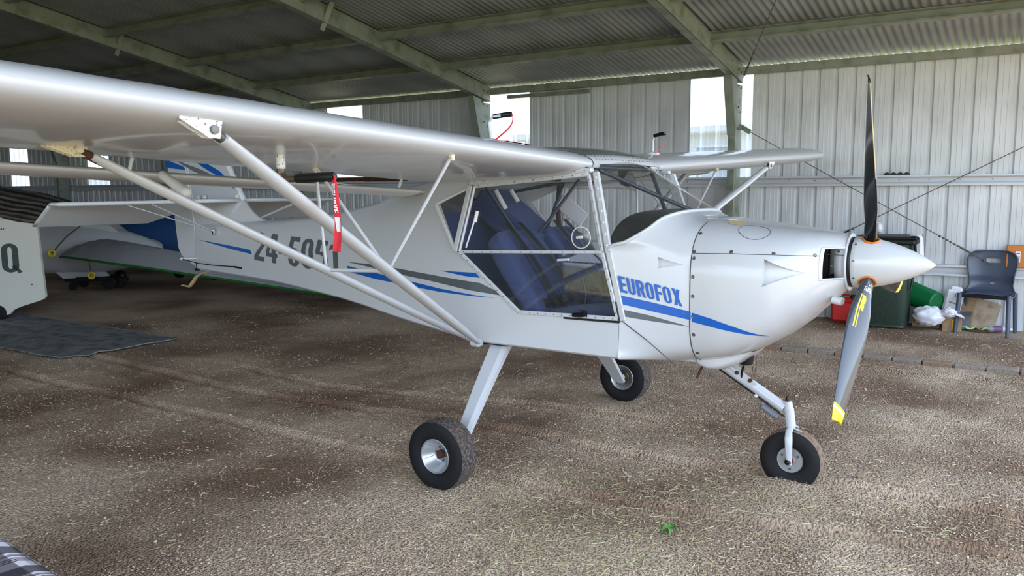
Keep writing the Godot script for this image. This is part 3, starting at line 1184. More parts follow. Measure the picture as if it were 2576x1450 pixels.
	for k in 49:
		var t := TAU * k / 48
		var x := 1.315 + cos(t) * 0.072
		var u := 0.275 + sin(t) * 0.075
		# find the height on the skin for this half width
		var lo := 1.05
		var hi := cr(COWL, x, 1)
		for it in 30:
			var m := (lo + hi) / 2
			if cowl_z(x, m) > u: lo = m
			else: hi = m
		od.append(Vector3(x, lo + 0.0004, u))
	var odm := Sh.new()
	odm.tube(od, 0.0014, 6)
	odm.tube([Vector3(1.291, 1.2725, 0.274), Vector3(1.312, 1.272, 0.274)], 0.0018, 6)
	odm.tube([Vector3(1.291, 1.2725, 0.274), Vector3(1.291, 1.265, 0.300)], 0.0018, 6)
	part("oil_door_joint", odm, M.seam, cowl)
	var ov := Sh.new()
	var mid_o := Vector3(1.208, 1.3095, 0.20)
	var prev := Vector3.ZERO
	for k in 33:
		var t := TAU * k / 32
		var x := 1.208 + cos(t) * 0.045
		var u := 0.200 + sin(t) * 0.048
		var lo := 1.05
		var hi := cr(COWL, x, 1)
		for it in 30:
			var m := (lo + hi) / 2
			if cowl_z(x, m) > u: lo = m
			else: hi = m
		var p := Vector3(x, lo + 0.0015, u)
		if k: ov.tri(prev, p, mid_o)
		prev = p
	part("filler_cap", ov, M.tan, cowl)
	# quarter-turn fasteners
	var spots := [[1.086, 1.18], [1.258, 1.184], [1.437, 1.180], [1.590, 1.170], [1.089, 1.150], [1.089, 1.062], [1.090, 0.97], [1.092, 0.873], [1.094, 0.785], [1.096, 0.689], [1.088, 1.262]]
	for q in spots:
		for sd in [1.0, -1.0]:
			var z := cowl_z(q[0], q[1])
			var nrm := Vector3(0, 0, 1)
			nrm = Vector3(-(cowl_z(q[0] + 0.004, q[1]) - cowl_z(q[0] - 0.004, q[1])) / 0.008, -(cowl_z(q[0], q[1] + 0.004) - cowl_z(q[0], q[1] - 0.004)) / 0.008, 1.0).normalized() * Vector3(1, 1, sd)
			var b := Sh.new()
			b.lathe([Vector2(-0.001, 0.0085), Vector2(0.0015, 0.0085), Vector2(0.003, 0.0068), Vector2(0.0024, 0.003), Vector2(0.0024, 0.0)], Vector3(q[0], q[1], sd * z), nrm, 14, true)
			part("fastener", b, M.bolt, cowl)
	for q in [[1.632, 1.170], [1.632, 1.112], [1.66, 1.18]]:
		var b := Sh.new()
		b.lathe([Vector2(-0.004, 0.006), Vector2(0.002, 0.006), Vector2(0.003, 0.0)], Vector3(q[0], q[1], sqrt(0.1285 * 0.1285 - pow(q[1] - 1.125, 2.0))), Vector3(0, (q[1] - 1.125) / 0.128, 1), 12, true)
		part("fastener", b, M.bolt, cowl)
	# chin scoop under the nose with the drain and the hose
	var ch := Sh.new()
	var cr_rows := []
	for k in 13:
		var t := k / 12.0
		var x := lerpf(1.055, 1.275, t)
		var yb := cr(COWL, maxf(x, 1.075), 2)
		var drop: float = 0.066 * pow(sin(PI * pow(0.04 + 0.94 * t, 0.8)), 0.7)
		var hw := 0.30 * (1.0 - 0.45 * t * t)
		var ring := PackedVector3Array()
		for j in 19:
			var g2 := PI * j / 18.0
			ring.push_back(Vector3(x, yb + 0.022 - pow(sin(g2), 0.45) * (drop + 0.022), cos(g2) * hw))
		cr_rows.append(ring)
	ch.grid(cr_rows)
	part("chin_scoop", ch, M.white_paint, cowl)
	var hose := Sh.new()
	hose.tube([Vector3(1.06, 0.60, 0.22), Vector3(1.045, 0.565, 0.225), Vector3(1.03, 0.525, 0.23)], 0.0065, 8)
	part("drain_hose", hose, M.rust, cowl)
	var tank := Sh.new()
	tank.lathe([Vector2(0, 0.02), Vector2(0.006, 0.036), Vector2(0.05, 0.042), Vector2(0.07, 0.042)], Vector3(1.21, 0.577, 0.03), Vector3.UP, 20, true)
	tank.tube([Vector3(1.20, 0.57, 0.03), Vector3(1.19, 0.53, 0.03), Vector3(1.19, 0.50, 0.02)], 0.006, 6)
	part("drip_bowl", tank, M.black_plastic, cowl)
	var ex := Sh.new()
	for dz in [0.075, 0.112]:
		ex.lathe([Vector2(0.0, 0.012), Vector2(-0.045, 0.012), Vector2(-0.045, 0.016), Vector2(0.0, 0.016)], Vector3(1.682, 0.944, dz), Vector3(1, -0.15, 0.1), 14, true)
	part("vent_pipe", ex, M.grey_white, cowl)
	var bm := Sh.new()
	var csk := cowl_z
	mark(bm, pts2([[1.088, 0.892], [1.18, 0.871], [1.29, 0.836], [1.41, 0.785], [1.28, 0.812], [1.18, 0.832], [1.088, 0.848]]), csk, 0.0022, 0.008)
	part("stripe", bm, M.blue, cowl)


func bar(s: Sh, a: Vector3, b: Vector3, w: float, t: float, wide: Vector3) -> void:
	# a flat bar with eased edges from a to b; wide gives the direction of its width
	var d := (b - a).normalized()
	var x := (wide - d * wide.dot(d)).normalized()
	s.box((a + b) / 2, Vector3(w, (b - a).length(), t), Basis(x, d, x.cross(d)), minf(w, t) * 0.25)


func pillow(s: Sh, at: Vector3, r: Vector3, turn := Basis(), e := 0.5, n := 28, m := 16) -> void:
	var from := s.v.size()
	var rows := []
	var pw := func(v: float, k: float) -> float: return signf(v) * pow(absf(v), k)
	for i in m + 1:
		var b := PI * i / m - PI / 2
		var ring := PackedVector3Array()
		for k in n:
			var u := TAU * k / n
			ring.push_back(at + turn * (Vector3(pw.call(cos(b), e) * pw.call(cos(u), e), pw.call(sin(b), e), pw.call(cos(b), e) * pw.call(sin(u), e)) * r))
		rows.append(ring)
	s.grid(rows, true)
	s.outward(from)


func rivets(parent: Node, m: Material, a: Vector3, b: Vector3, n: int, out: Vector3, r := 0.0042) -> void:
	var s := Sh.new()
	for k in n:
		s.ball(a.lerp(b, (k + 0.5) / n) + out, Vector3.ONE * r, 7, 4)
	part("rivet_row", s, m, parent).set_meta("kind", "stuff")


const D_TL := Vector3(-0.163, 1.493, 0.490)
const D_TR := Vector3(0.540, 1.549, 0.484)
const D_MR := Vector3(0.653, 1.168, 0.546)
const D_BR := Vector3(0.745, 0.846, 0.553)
const D_BL := Vector3(0.166, 0.834, 0.553)
const D_ML := Vector3(-0.228, 1.137, 0.550)


func build_cabin(a: Node3D) -> void:
	for sd in [1.0, -1.0]:
		var fl := Vector3(1, 1, sd)
		var door := hold("cabin_door", a)
		door.set_meta("label", "glazed cabin door with white riveted frame")
		var s := Sh.new()
		var c := [D_TL, D_TR, D_MR, D_BR, D_BL, D_ML]
		for k in 6:
			bar(s, c[k] * fl, c[(k + 1) % 6] * fl, 0.021, 0.014, Vector3(0.3, 1, 0.0))
		part("door_frame", s, M.white_paint, door)
		s = Sh.new()
		bar(s, D_ML * fl, D_MR * fl, 0.016, 0.014, Vector3.UP)
		part("door_rail", s, M.white_paint, door)
		for e in [[D_TL, D_TR, 12], [D_ML, D_MR, 14], [D_TR, D_MR, 7], [D_MR, D_BR, 6], [D_BR, D_BL, 12], [D_BL, D_ML, 10], [D_ML, D_TL, 8]]:
			rivets(door, M.bolt, e[0] * fl, e[1] * fl, e[2], Vector3(0, 0, sd * 0.007), 0.0034)
		s = Sh.new()
		s.quad(D_TL * fl, D_TR * fl, D_MR * fl, D_ML * fl)
		part("pane", s, M.glass, door)
		s = Sh.new()
		var mid: Vector3 = (D_ML + D_MR + D_BR + D_BL) / 4.0 + Vector3(0, 0, 0.02)
		var q := [D_ML, D_MR, D_BR, D_BL]
		s.g = 0
		for k in 4:
			s.tri(q[k] * fl, q[(k + 1) % 4] * fl, mid * fl)
		part("pane", s, M.glass, door)
		# round scoop vent in the upper pane and the black latch
		s = Sh.new()
		var vc := Vector3(0.530, 1.235, 0.540) * fl
		var rows := []
		for k in 7:
			var b := PI / 2 * k / 6.0
			var ring := PackedVector3Array()
			for j in 24:
				ring.push_back(vc + Vector3(cos(TAU * j / 24) * 0.052 * cos(b), sin(TAU * j / 24) * 0.052 * cos(b), sd * 0.022 * sin(b)))
			rows.append(ring)
		s.grid(rows, true)
		part("vent_bubble", s, M.glass, door)
		s = Sh.new()
		var vp := []
		for j in 33:
			vp.append(vc + Vector3(cos(TAU * j / 32) * 0.053, sin(TAU * j / 32) * 0.053, 0))
		s.tube(vp, 0.0035, 6)
		s.tube([vc + Vector3(-0.018, 0, sd * 0.012), vc + Vector3(0.016, 0.004, sd * 0.014)], 0.007, 8)
		part("vent_ring", s, M.grey_white, door)
		s = Sh.new()
		s.tube([Vector3(0.500, 0.846, 0.562) * fl, Vector3(0.545, 0.851, 0.575) * fl, Vector3(0.578, 0.862, 0.578) * fl], [0.011, 0.013, 0.016], 12)
		s.lathe([Vector2(0, 0.012), Vector2(0.03, 0.012), Vector2(0.034, 0.008), Vector2(0.034, 0)], Vector3(0.555, 0.862, 0.55) * fl, Vector3(0, 0.2, sd), 14, true)
		part("latch", s, M.black_plastic, door)
		s = Sh.new()
		bar(s, Vector3(0.40, 1.118, 0.552) * fl, Vector3(0.47, 1.124, 0.552) * fl, 0.012, 0.014, Vector3.UP)
		part("rail_grip", s, M.white_paint, door)
		s = Sh.new()   # sliding white peg at the rear of the upper pane
		s.tube([Vector3(-0.135, 1.30, 0.53) * fl, Vector3(-0.125, 1.36, 0.522) * fl], 0.010, 10)
		s.tube([Vector3(-0.19, 1.16, 0.54) * fl, Vector3(-0.128, 1.35, 0.522) * fl], 0.005, 8)
		part("gas_spring", s, M.print_white, door)
		# posts that belong to the body
		s = Sh.new()
		bar(s, Vector3(0.574, 1.560, 0.470) * fl, Vector3(0.692, 1.165, 0.548) * fl, 0.036, 0.02, Vector3(1, 0.3, 0))
		bar(s, Vector3(0.685, 1.19, 0.547) * fl, Vector3(0.772, 0.838, 0.549) * fl, 0.030, 0.014, Vector3(1, 0.2, 0))
		part("front_post", s, M.white_paint, a)
		rivets(a, M.print_white, Vector3(0.574, 1.560, 0.481) * fl, Vector3(0.690, 1.175, 0.559) * fl, 7, Vector3.ZERO, 0.006)
		s = Sh.new()
		bar(s, Vector3(-0.196, 1.500, 0.486) * fl, Vector3(-0.262, 1.135, 0.547) * fl, 0.032, 0.016, Vector3(1, 0, 0))
		part("rear_post", s, M.white_paint, a)
		s = Sh.new()
		bar(s, Vector3(-0.437, 1.393, 0.492) * fl, Vector3(-0.262, 1.142, 0.546) * fl, 0.020, 0.008, Vector3(1, 0.7, 0))
		bar(s, Vector3(-0.437, 1.393, 0.492) * fl, Vector3(-0.19, 1.49, 0.486) * fl, 0.012, 0.008, Vector3.UP)
		part("window_edge", s, M.grey_white, a)
		s = Sh.new()
		s.tri(Vector3(-0.437, 1.393, 0.488) * fl, Vector3(-0.20, 1.493, 0.484) * fl, Vector3(-0.262, 1.14, 0.543) * fl)
		part("rear_window", s, M.glass, a)
		s = Sh.new()   # black rubber along the sill
		bar(s, Vector3(0.44, 0.826, 0.556) * fl, Vector3(0.757, 0.830, 0.556) * fl, 0.010, 0.010, Vector3.UP)
		bar(s, Vector3(0.757, 0.830, 0.556) * fl, Vector3(0.735, 0.93, 0.556) * fl, 0.007, 0.010, Vector3(1, 0, 0))
		part("door_seal", s, M.black, a)
		s = Sh.new()   # strip of body between door top and wing
		bar(s, Vector3(-0.20, 1.512, 0.486) * fl, Vector3(0.56, 1.570, 0.476) * fl, 0.026, 0.03, Vector3.UP)
		part("roof_rail", s, M.white_paint, a)
		rivets(a, M.bolt, Vector3(-0.18, 1.514, 0.503) * fl, Vector3(0.55, 1.57, 0.493) * fl, 13, Vector3.ZERO, 0.0034)
	# windshield: ruled from the roof's front edge to the shroud's lip
	var e := smooth_list(edge_points(), 5)
	var w := Sh.new()
	var rows := []
	var lo := []
	for i in range(30, e.size()): lo.append(e[i])
	for i in range(e.size() - 2, 29, -1): lo.append(e[i] * Vector3(1, 1, -1))
	for i in lo.size():
		var t := float(i) / (lo.size() - 1)
		var zt := lerpf(0.47, -0.47, smoothstep(0.0, 1.0, t) * 0.5 + t * 0.5)
		var top := Vector3(0.565 - 0.055 * (1.0 - pow(absf(zt) / 0.47, 4.0)), 1.562 + 0.06 * (1.0 - pow(absf(zt) / 0.47, 2.0)), zt)
		var ring := PackedVector3Array()
		for k in 6:
			ring.push_back(top.lerp(lo[i], k / 5.0))
		rows.append(ring)
	w.grid(rows)
	part("windshield", w, M.glass, a)
	var tr := Sh.new()
	var fp := []
	for k in 2:
		var last: PackedVector3Array = rows[-1]
		fp.append(last[k * 5])
	bar(tr, fp[0], fp[1], 0.030, 0.008, Vector3(1, 0.4, 0.3))
	part("windshield_edge", tr, M.white_paint, a)
	# roof: white riveted strip at the front, smoky clear sheet behind it
	var st := Sh.new()
	st.g = 1
	var r_rows := []
	for k in 5:
		var x := [0.528, 0.522, 0.508, 0.488, 0.47][k] as float
		var y := [1.598, 1.612, 1.628, 1.640, 1.647][k] as float
		var ring := PackedVector3Array()
		for j in 9:
			var z := lerpf(-0.40, 0.40, j / 8.0)
			ring.push_back(Vector3(x - 0.01 * (1.0 - pow(z / 0.4, 2.0)), y + 0.012 * (1.0 - pow(z / 0.4, 2.0)), z))
		r_rows.append(ring)
	st.grid(r_rows)
	var strip := part("roof_strip", st, M.white_paint, a)
	for k in 2:
		rivets(strip, M.bolt, Vector3(0.515 - k * 0.028, 1.628 + 0.018 * k, -0.37), Vector3(0.515 - k * 0.028, 1.628 + 0.018 * k, 0.37), 22, Vector3.ZERO, 0.003)
	var rf := Sh.new()
	r_rows = []
	for x in [0.475, 0.40, 0.30, 0.15, 0.0, -0.2, -0.4, -0.55]:
		var y := interp([[-0.55, 1.585], [-0.4, 1.62], [-0.2, 1.655], [0.0, 1.682], [0.15, 1.695], [0.30, 1.69], [0.40, 1.672], [0.475, 1.645]], x)
		var ring := PackedVector3Array()
		for j in 7:
			var z := lerpf(-0.42, 0.42, j / 6.0)
			ring.push_back(Vector3(x, y + 0.012 * (1.0 - pow(z / 0.42, 2.0)), z))
		r_rows.append(ring)
	rf.grid(r_rows)
	var smoke := mat("smoky_sheet", Color(0.42, 0.46, 0.46, 0.55), 0.1)
	smoke.transparency = BaseMaterial3D.TRANSPARENCY_ALPHA
	part("roof_sheet", rf, smoke, a)
	# frame tubes
	var tb := Sh.new()
	tb.tube([Vector3(0.50, 1.573, 0.30), Vector3(0.85, 1.357, -0.10)], 0.011, 10)
	tb.tube([Vector3(0.523, 1.56, -0.30), Vector3(0.79, 1.35, 0.10)], 0.011, 10)
	tb.tube([Vector3(0.50, 1.585, 0.46), Vector3(0.50, 1.585, -0.46)], 0.012, 10)
	tb.tube([Vector3(-0.16, 1.535, 0.46), Vector3(-0.16, 1.535, -0.46)], 0.012, 10)
	for sd in [1.0, -1.0]:
		tb.tube([Vector3(-0.16, 1.535, sd * 0.44), Vector3(0.50, 1.585, sd * 0.44)], 0.012, 10)
		tb.tube([Vector3(-0.15, 1.52, sd * 0.44), Vector3(-0.10, 1.15, sd * 0.10)], 0.010, 10)
		tb.tube([Vector3(-0.15, 1.52, sd * 0.44), Vector3(-0.75, 1.40, sd * 0.20)], 0.010, 10)
		tb.tube([Vector3(0.70, 1.16, sd * 0.52), Vector3(0.745, 0.84, sd * 0.53), Vector3(0.17, 0.82, sd * 0.53)], 0.011, 10)
	tb.tube([Vector3(0.04, 1.53, -0.30), Vector3(-0.12, 1.13, 0.02)], 0.010, 10)
	part("frame_tube", tb, M.tube_blue, a)
	var wt := Sh.new()
	wt.tube([Vector3(-0.30, 1.47, 0.10), Vector3(-0.24, 1.36, 0.08)], 0.014, 10)
	wt.tube([Vector3(-0.30, 1.47, -0.06), Vector3(-0.26, 1.40, -0.08)], 0.014, 10)
	part("belt_anchor_tube", wt, M.grey_white, a)
	var cp := Sh.new()
	cp.lathe([Vector2(0, 0.024), Vector2(0.01, 0.033), Vector2(0.055, 0.037), Vector2(0.075, 0.037), Vector2(0.082, 0.031), Vector2(0.082, 0.0)], Vector3(0.435, 1.525, -0.115), Vector3(0.75, 0.0, 0.65), 24, true)
	cp.box(Vector3(0.45, 1.565, -0.10), Vector3(0.06, 0.07, 0.05), Basis(), 0.004)
	part("speaker", cp, M.black_plastic, a)
	# black shelf under the windshield and the panel below it
	var hd := Sh.new()
	hd.g = 1
	var h_rows := []
	var back := smooth_list([Vector3(0.675, 1.17, 0.535), Vector3(0.675, 1.235, 0.505), Vector3(0.685, 1.305, 0.43), Vector3(0.70, 1.345, 0.32), Vector3(0.71, 1.360, 0.16), Vector3(0.715, 1.363, 0.0)], 6)
	for i in back.size():
		var t := float(i) / (back.size() - 1)
		var f: Vector3 = e[30 + int(round(t * (e.size() - 31)))] - Vector3(-0.01, 0.012, 0)
		f.z *= 0.975
		var ring := PackedVector3Array()
		for k in 5:
			ring.push_back(back[i].lerp(f, k / 4.0) + Vector3(0, 0.012 * sin(PI * k / 4.0), 0))
		h_rows.append(ring)
	hd.grid(h_rows)
	hd.add(hd.mirrored())
	part("glare_shield", hd, M.black_plastic, a)
	var pn := Sh.new()
	var pl := PackedVector2Array()
	for p in back: pl.push_back(Vector2(p.z, p.y))
	for i in range(back.size() - 2, -1, -1): pl.push_back(Vector2(-back[i].z, back[i].y))
	pl.push_back(Vector2(-0.535, 0.98))
	pl.push_back(Vector2(0.535, 0.98))
	pn.prism(pl, Transform3D(Basis(Vector3(0, 0, 1), Vector3(0.04, 1, 0), Vector3(1, 0, 0)), Vector3(0.655, 0, 0)), 0.012)
	part("instrument_panel", pn, M.black, a)
	# floor and inner linings
	var fl2 := Sh.new()
	fl2.box(Vector3(0.28, 0.668, 0), Vector3(0.92, 0.012, 1.06))
	fl2.box(Vector3(0.86, 0.668, 0), Vector3(0.24, 0.012, 0.76))
	fl2.box(Vector3(1.04, 0.95, 0), Vector3(0.01, 0.50, 0.72))
	for sd in [1.0, -1.0]:
		fl2.prism(PackedVector2Array([Vector2(-0.2, 0.67), Vector2(0.74, 0.67), Vector2(0.74, 0.83), Vector2(0.17, 0.82), Vector2(-0.2, 1.10)]), Transform3D(Basis(), Vector3(0, 0, sd * 0.535)), 0.004)
	part("cabin_lining", fl2, M.interior, a)
	# two seats in blue cloth, laid well back
	for sd in [1.0, -1.0]:
		var seat := hold("seat", a)
		var z: float = sd * 0.255
		var lean := Basis(Vector3(0, 0, 1), 0.62)
		var b := Sh.new()
		pillow(b, Vector3(0.045, 1.005, z), Vector3(0.065, 0.275, 0.205), lean, 0.45)
		part("backrest", b, M.seat_blue, seat)
		var sb := Sh.new()
		for q in [-1, 1]:
			pillow(sb, Vector3(0.085, 0.985, z + q * 0.175), Vector3(0.06, 0.26, 0.045), lean, 0.6)
		part("side_bolster", sb, M.seat_blue, seat)
		var ft := Sh.new()
		for q in 5:
			var c: Vector3 = Vector3(0.045, 1.005, z) + lean * Vector3(0.062, -0.02, -0.08 + q * 0.04)
			pillow(ft, c, Vector3(0.012, 0.18, 0.019), lean, 0.6, 12, 10)
		part("flute", ft, M.seat_blue, seat)
		var cu := Sh.new()
		pillow(cu, Vector3(0.42, 0.795, z), Vector3(0.27, 0.055, 0.21), Basis(Vector3(0, 0, 1), 0.12), 0.5)
		part("cushion", cu, M.seat_blue, seat)
		var bl := Sh.new()
		for q in [-0.075, 0.075]:
			var path := []
			for k in 9:
				var t := k / 8.0
				path.append(Vector3(-0.14, 1.24, z + q * 0.8).lerp(Vector3(0.235, 0.80, z + q * 1.5), t) + lean * Vector3(0.085 + 0.02 * sin(PI * t), 0, 0))
			for k in 8:
				var p0: Vector3 = path[k]
				var p1: Vector3 = path[k + 1]
				var wv := Vector3(0, 0, 0.023)
				bl.quad(p0 - wv, p0 + wv, p1 + wv, p1 - wv)
		bl.tube([Vector3(0.16, 0.85, z - 0.2), Vector3(0.27, 0.875, z - 0.08), Vector3(0.27, 0.87, z + 0.07), Vector3(0.16, 0.85, z + 0.2)], 0.022, 8, 0.2, Vector3.UP)
		bl.box(Vector3(0.28, 0.885, z), Vector3(0.03, 0.06, 0.07), lean, 0.008)
		part("harness", bl, M.black, seat)
	# upholstered rear deck
	var dk := Sh.new()
	dk.box(Vector3(-0.30, 1.27, -0.12), Vector3(0.52, 0.16, 0.30), Basis(Vector3(0, 0, 1), -0.62), 0.02)
	part("rear_deck", dk, M.seat_blue, a)
	dk = Sh.new()
	dk.box(Vector3(-0.40, 1.08, 0.0), Vector3(0.02, 0.60, 0.78), Basis(Vector3(0, 0, 1), 0.55), 0.004)
	part("rear_bulkhead", dk, M.seat_blue, a)
	dk = Sh.new()
	dk.box(Vector3(-0.10, 1.34, -0.46), Vector3(0.22, 0.10, 0.008), Basis(Vector3(0, 0, 1), -0.62), 0.002)
	part("paper_sleeve", dk, M.print_white, a)
	var wr := Sh.new()
	wr.tube([Vector3(-0.20, 1.50, -0.47), Vector3(-0.225, 1.36, -0.49), Vector3(-0.23, 1.22, -0.52)], 0.016, 8)
	part("wiring", wr, M.rust, a)
	wr = Sh.new()
	wr.tube([Vector3(0.30, 0.68, 0.12), Vector3(0.33, 0.90, 0.12), Vector3(0.30, 1.0, 0.12)], 0.012, 8)
	wr.tube([Vector3(0.30, 0.68, -0.12), Vector3(0.33, 0.90, -0.12), Vector3(0.30, 1.0, -0.12)], 0.012, 8)
	part("control_stick", wr, M.black, a)


func airfoil(n := 26, cut := 0.8) -> Array:
	# outline from the upper rear edge round the nose to the lower rear edge; x rearwards, y up, chord 1.3
	var m := 0.02
	var p := 0.4
	var t := 0.12
	var up := []
	var dn := []
	for i in n + 1:
		var x := (1.0 - cos(PI * i / n * acos(1.0 - 2.0 * cut) / PI)) / 2.0
		var yt := 5 * t * (0.2969 * sqrt(x) - 0.126 * x - 0.3516 * x * x + 0.2843 * pow(x, 3) - 0.1015 * pow(x, 4))
		var yc := m / (p * p) * (2 * p * x - x * x) if x < p else m / pow(1 - p, 2) * (1 - 2 * p + 2 * p * x - x * x)
		var th := atan(2 * m / (p * p) * (p - x) if x < p else 2 * m / pow(1 - p, 2) * (p - x))
		up.append(Vector2(x - yt * sin(th), yc + yt * cos(th)) * 1.3)
		dn.append(Vector2(x + yt * sin(th), yc - yt * cos(th)) * 1.3)
	up.reverse()
	return up + dn.slice(1)


const DIH := 0.048
const INC := 0.06


func wing_point(f: Vector2, z: float, sag := 0.0) -> Vector3:
	return Vector3(0.52 - f.x * cos(INC), 1.58 + DIH * z + f.y - f.x * sin(INC) - sag, z)


func under_wing(x: float, z: float) -> float:
	# height of the wing's lower skin
	var best := 0.0
	for f in airfoil(40).slice(41):
		if f.x * cos(INC) <= 0.52 - x:
			best = f.y - f.x * sin(INC)
	return 1.58 + DIH * z + best


func over_wing(x: float, z: float) -> float:
	var best := 0.0
	var af := airfoil(40)
	for i in range(40, -1, -1):
		if af[i].x * cos(INC) <= 0.52 - x:
			best = af[i].y - af[i].x * sin(INC)
	return 1.58 + DIH * z + best


func build_wings(a: Node3D) -> void:
	var af := airfoil()
	for sd in [1.0, -1.0]:
		var fl := Vector3(1, 1, sd)
		var s := Sh.new()
		s.g = 1
		var rows := []
		var z := 0.404
		while z < 4.21:
			var ph := fmod(z - 0.404, 0.29) / 0.29
			var ring := PackedVector3Array()
			for i in af.size():
				var f: Vector2 = af[i]
				var sag := 0.0045 * pow(sin(PI * ph), 2.0) * clampf((f.x - 0.06) / 0.2, 0.0, 1.0)
				ring.push_back(wing_point(f, z, sag if i < af.size() / 2 else -sag * 0.4) * fl)
			rows.append(ring)
			z += 0.029
		for k in 9:   # rounded tip
			var t := (k + 1) / 9.0
			var sc := sqrt(maxf(1.0 - t * t, 0.0))
			var ring := PackedVector3Array()
			for i in af.size():
				var f: Vector2 = af[i]
				var c := Vector2(0.42, 0.02)
				var g2 := Vector2(c.x + (f.x - c.x) * lerpf(1.0, sqrt(sc), 0.35), c.y + (f.y - c.y) * sc)
				ring.push_back(wing_point(g2, 4.21 + 0.13 * t) * fl)
			rows.append(ring)
		s.grid(rows, true)
		var root := (rows[0] as PackedVector3Array).duplicate()
		s.g = 2
		s.fan(root, wing_point(Vector2(0.4, 0.02), 0.404) * fl)
		var wing := part("wing", s, M.white_paint, a)
		# short root fairing beside the roof
		var rt := Sh.new()
		rt.g = 1
		rows = []
		for q in [[0.398, 1.0], [0.37, 1.0], [0.345, 0.985], [0.32, 0.95], [0.305, 0.90]]:
			var ring := PackedVector3Array()
			for i in range(12, 44):
				var f: Vector2 = af[i]
				var c := Vector2(0.10, 0.0)
				ring.push_back(wing_point(c + (f - c) * q[1], q[0]) * fl)
			rows.append(ring)
		rt.grid(rows)
		var cap: PackedVector3Array = rows[-1]
		rt.g = 2
		for i in cap.size() - 1:
			rt.tri(cap[i], cap[i + 1], wing_point(Vector2(0.2, 0.0), 0.302) * fl)
		part("root_fairing", rt, M.white_paint, wing)
		var gp := Sh.new()
		var ring2 := []
		for i in range(10, 46): ring2.append(wing_point(af[i], 0.401) * fl)
		gp.tube(ring2, 0.0022, 5)
		part("root_joint", gp, M.seam, wing)
		# flap-aileron along the back edge, hung below on brackets
		var fs := Sh.new()
		fs.g = 1
		rows = []
		for zz in [0.44, 1.0, 1.8, 2.6, 3.4, 4.15]:
			var ring := PackedVector3Array()
			for k in 20:
				var u := TAU * k / 20.0
				var px := 0.135 * (1.0 - cos(u))
				var th := 0.023 * sin(u) * (1.0 if cos(u) > 0 else 1.0 - 0.75 * (-cos(u)))
				ring.push_back(Vector3(-0.585 - px, 1.447 + 0.047 * zz + th - px * 0.06, zz) * fl)
			rows.append(ring)
		fs.grid(rows, true)
		fs.fan((rows[0] as PackedVector3Array), Vector3(-0.70, 1.447 + 0.047 * 0.44, 0.44) * fl)
		fs.fan((rows[-1] as PackedVector3Array), Vector3(-0.70, 1.447 + 0.047 * 4.15, 4.15) * fl)
		var flap := part("flaperon", fs, M.white_paint, a)
		for zz in [0.62, 1.55, 2.22, 3.3]:
			var br := Sh.new()
			br.tube([Vector3(-0.47, 1.53 + DIH * zz, zz) * fl, Vector3(-0.565, 1.525 + 0.047 * zz, zz) * fl, Vector3(-0.60, 1.462 + 0.047 * zz, zz) * fl], 0.012, 8, 0.4, Vector3(1, 1, 0))
			part("hinge_bracket", br, M.grey_white, flap)
		var mb := Sh.new()
		mb.tube([Vector3(-0.60, 1.447 + 0.047 * 2.08, 2.08) * fl, Vector3(-0.44, 1.375 + 0.047 * 2.08, 2.08) * fl], [0.019, 0.022], 12)
		mb.ball(Vector3(-0.44, 1.375 + 0.047 * 2.08, 2.08) * fl, Vector3.ONE * 0.022, 12, 8)
		part("balance_weight", mb, M.grey_white, flap)
		var fe := Sh.new()
		fe.tube([Vector3(-0.60, 1.467, 0.44) * fl, Vector3(-0.60, 1.463, 0.375) * fl], 0.010, 10)
		fe.tube([Vector3(-0.60, 1.465, 0.385) * fl, Vector3(-0.585, 1.40, 0.37) * fl], 0.007, 8)
		part("push_rod", fe, M.cream_rust, flap)
		# struts
		var ft := Vector3(0.485, 1.652, 2.620)
		var fb := Vector3(-0.085, 0.640, 0.565)
		var rt1 := Vector3(-0.216, 1.617, 2.635)
		var rb := Vector3(-0.135, 0.652, 0.565)
		for q in [[ft, fb, "front"], [rt1, rb, "rear"]]:
			var top: Vector3 = q[0]
			var bot: Vector3 = q[1]
			var d := (bot - top).normalized()
			var ss := Sh.new()
			var path := []
			for k in 9: path.append((top + d * 0.05).lerp(bot - d * 0.02, k / 8.0) * fl)
			ss.tube(path, [0.026, 0.033, 0.033, 0.033, 0.033, 0.033, 0.033, 0.031, 0.018] if q[2] == "front" else [0.024, 0.029, 0.029, 0.029, 0.029, 0.029, 0.029, 0.027, 0.016], 20, 0.62, Vector3(1, 0.1, 0))
			var strut := part("wing_strut", ss, M.white_paint, a)
			# fork and triangular plates at the wing
			var fk := Sh.new()
			fk.tube([top * fl, (top + d * 0.075) * fl], 0.016, 12)
			part("strut_end", fk, M.rust if q[2] == "rear" else M.bolt, strut)
			var pl := Sh.new()
			for o in [-0.016, 0.012]:
				var y0 := under_wing(top.x, top.z + 0.03) - top.y
				pl.prism(PackedVector2Array([Vector2(-0.022, -0.024), Vector2(0.016, -0.024), Vector2(0.105, y0 - 0.006), Vector2(0.115, y0 + 0.03), Vector2(-0.035, y0 + 0.02)]), Transform3D(Basis(Vector3(0, 0.04, sd), Vector3.UP, Vector3(-sd, 0, 0)), top * fl + Vector3(o, 0, 0)), 0.005)
			part("strut_plate", pl, M.white_chipped if q[2] == "front" else M.cream_rust, strut)
			var bt := Sh.new()
			bt.lathe([Vector2(0, 0.0), Vector2(0, 0.014), Vector2(0.012, 0.014), Vector2(0.014, 0.0)], top * fl + Vector3(0.012, 0, 0), Vector3.RIGHT, 6, true)
			part("strut_bolt", bt, M.bolt if q[2] == "front" else M.cream_rust, strut)
		# lighter struts between
		var jf := ft.lerp(fb, 0.505)
		var jr := rt1.lerp(rb, 0.51)
		var jt := Vector3(0.47, under_wing(0.45, 1.49) + 0.004, 1.49)
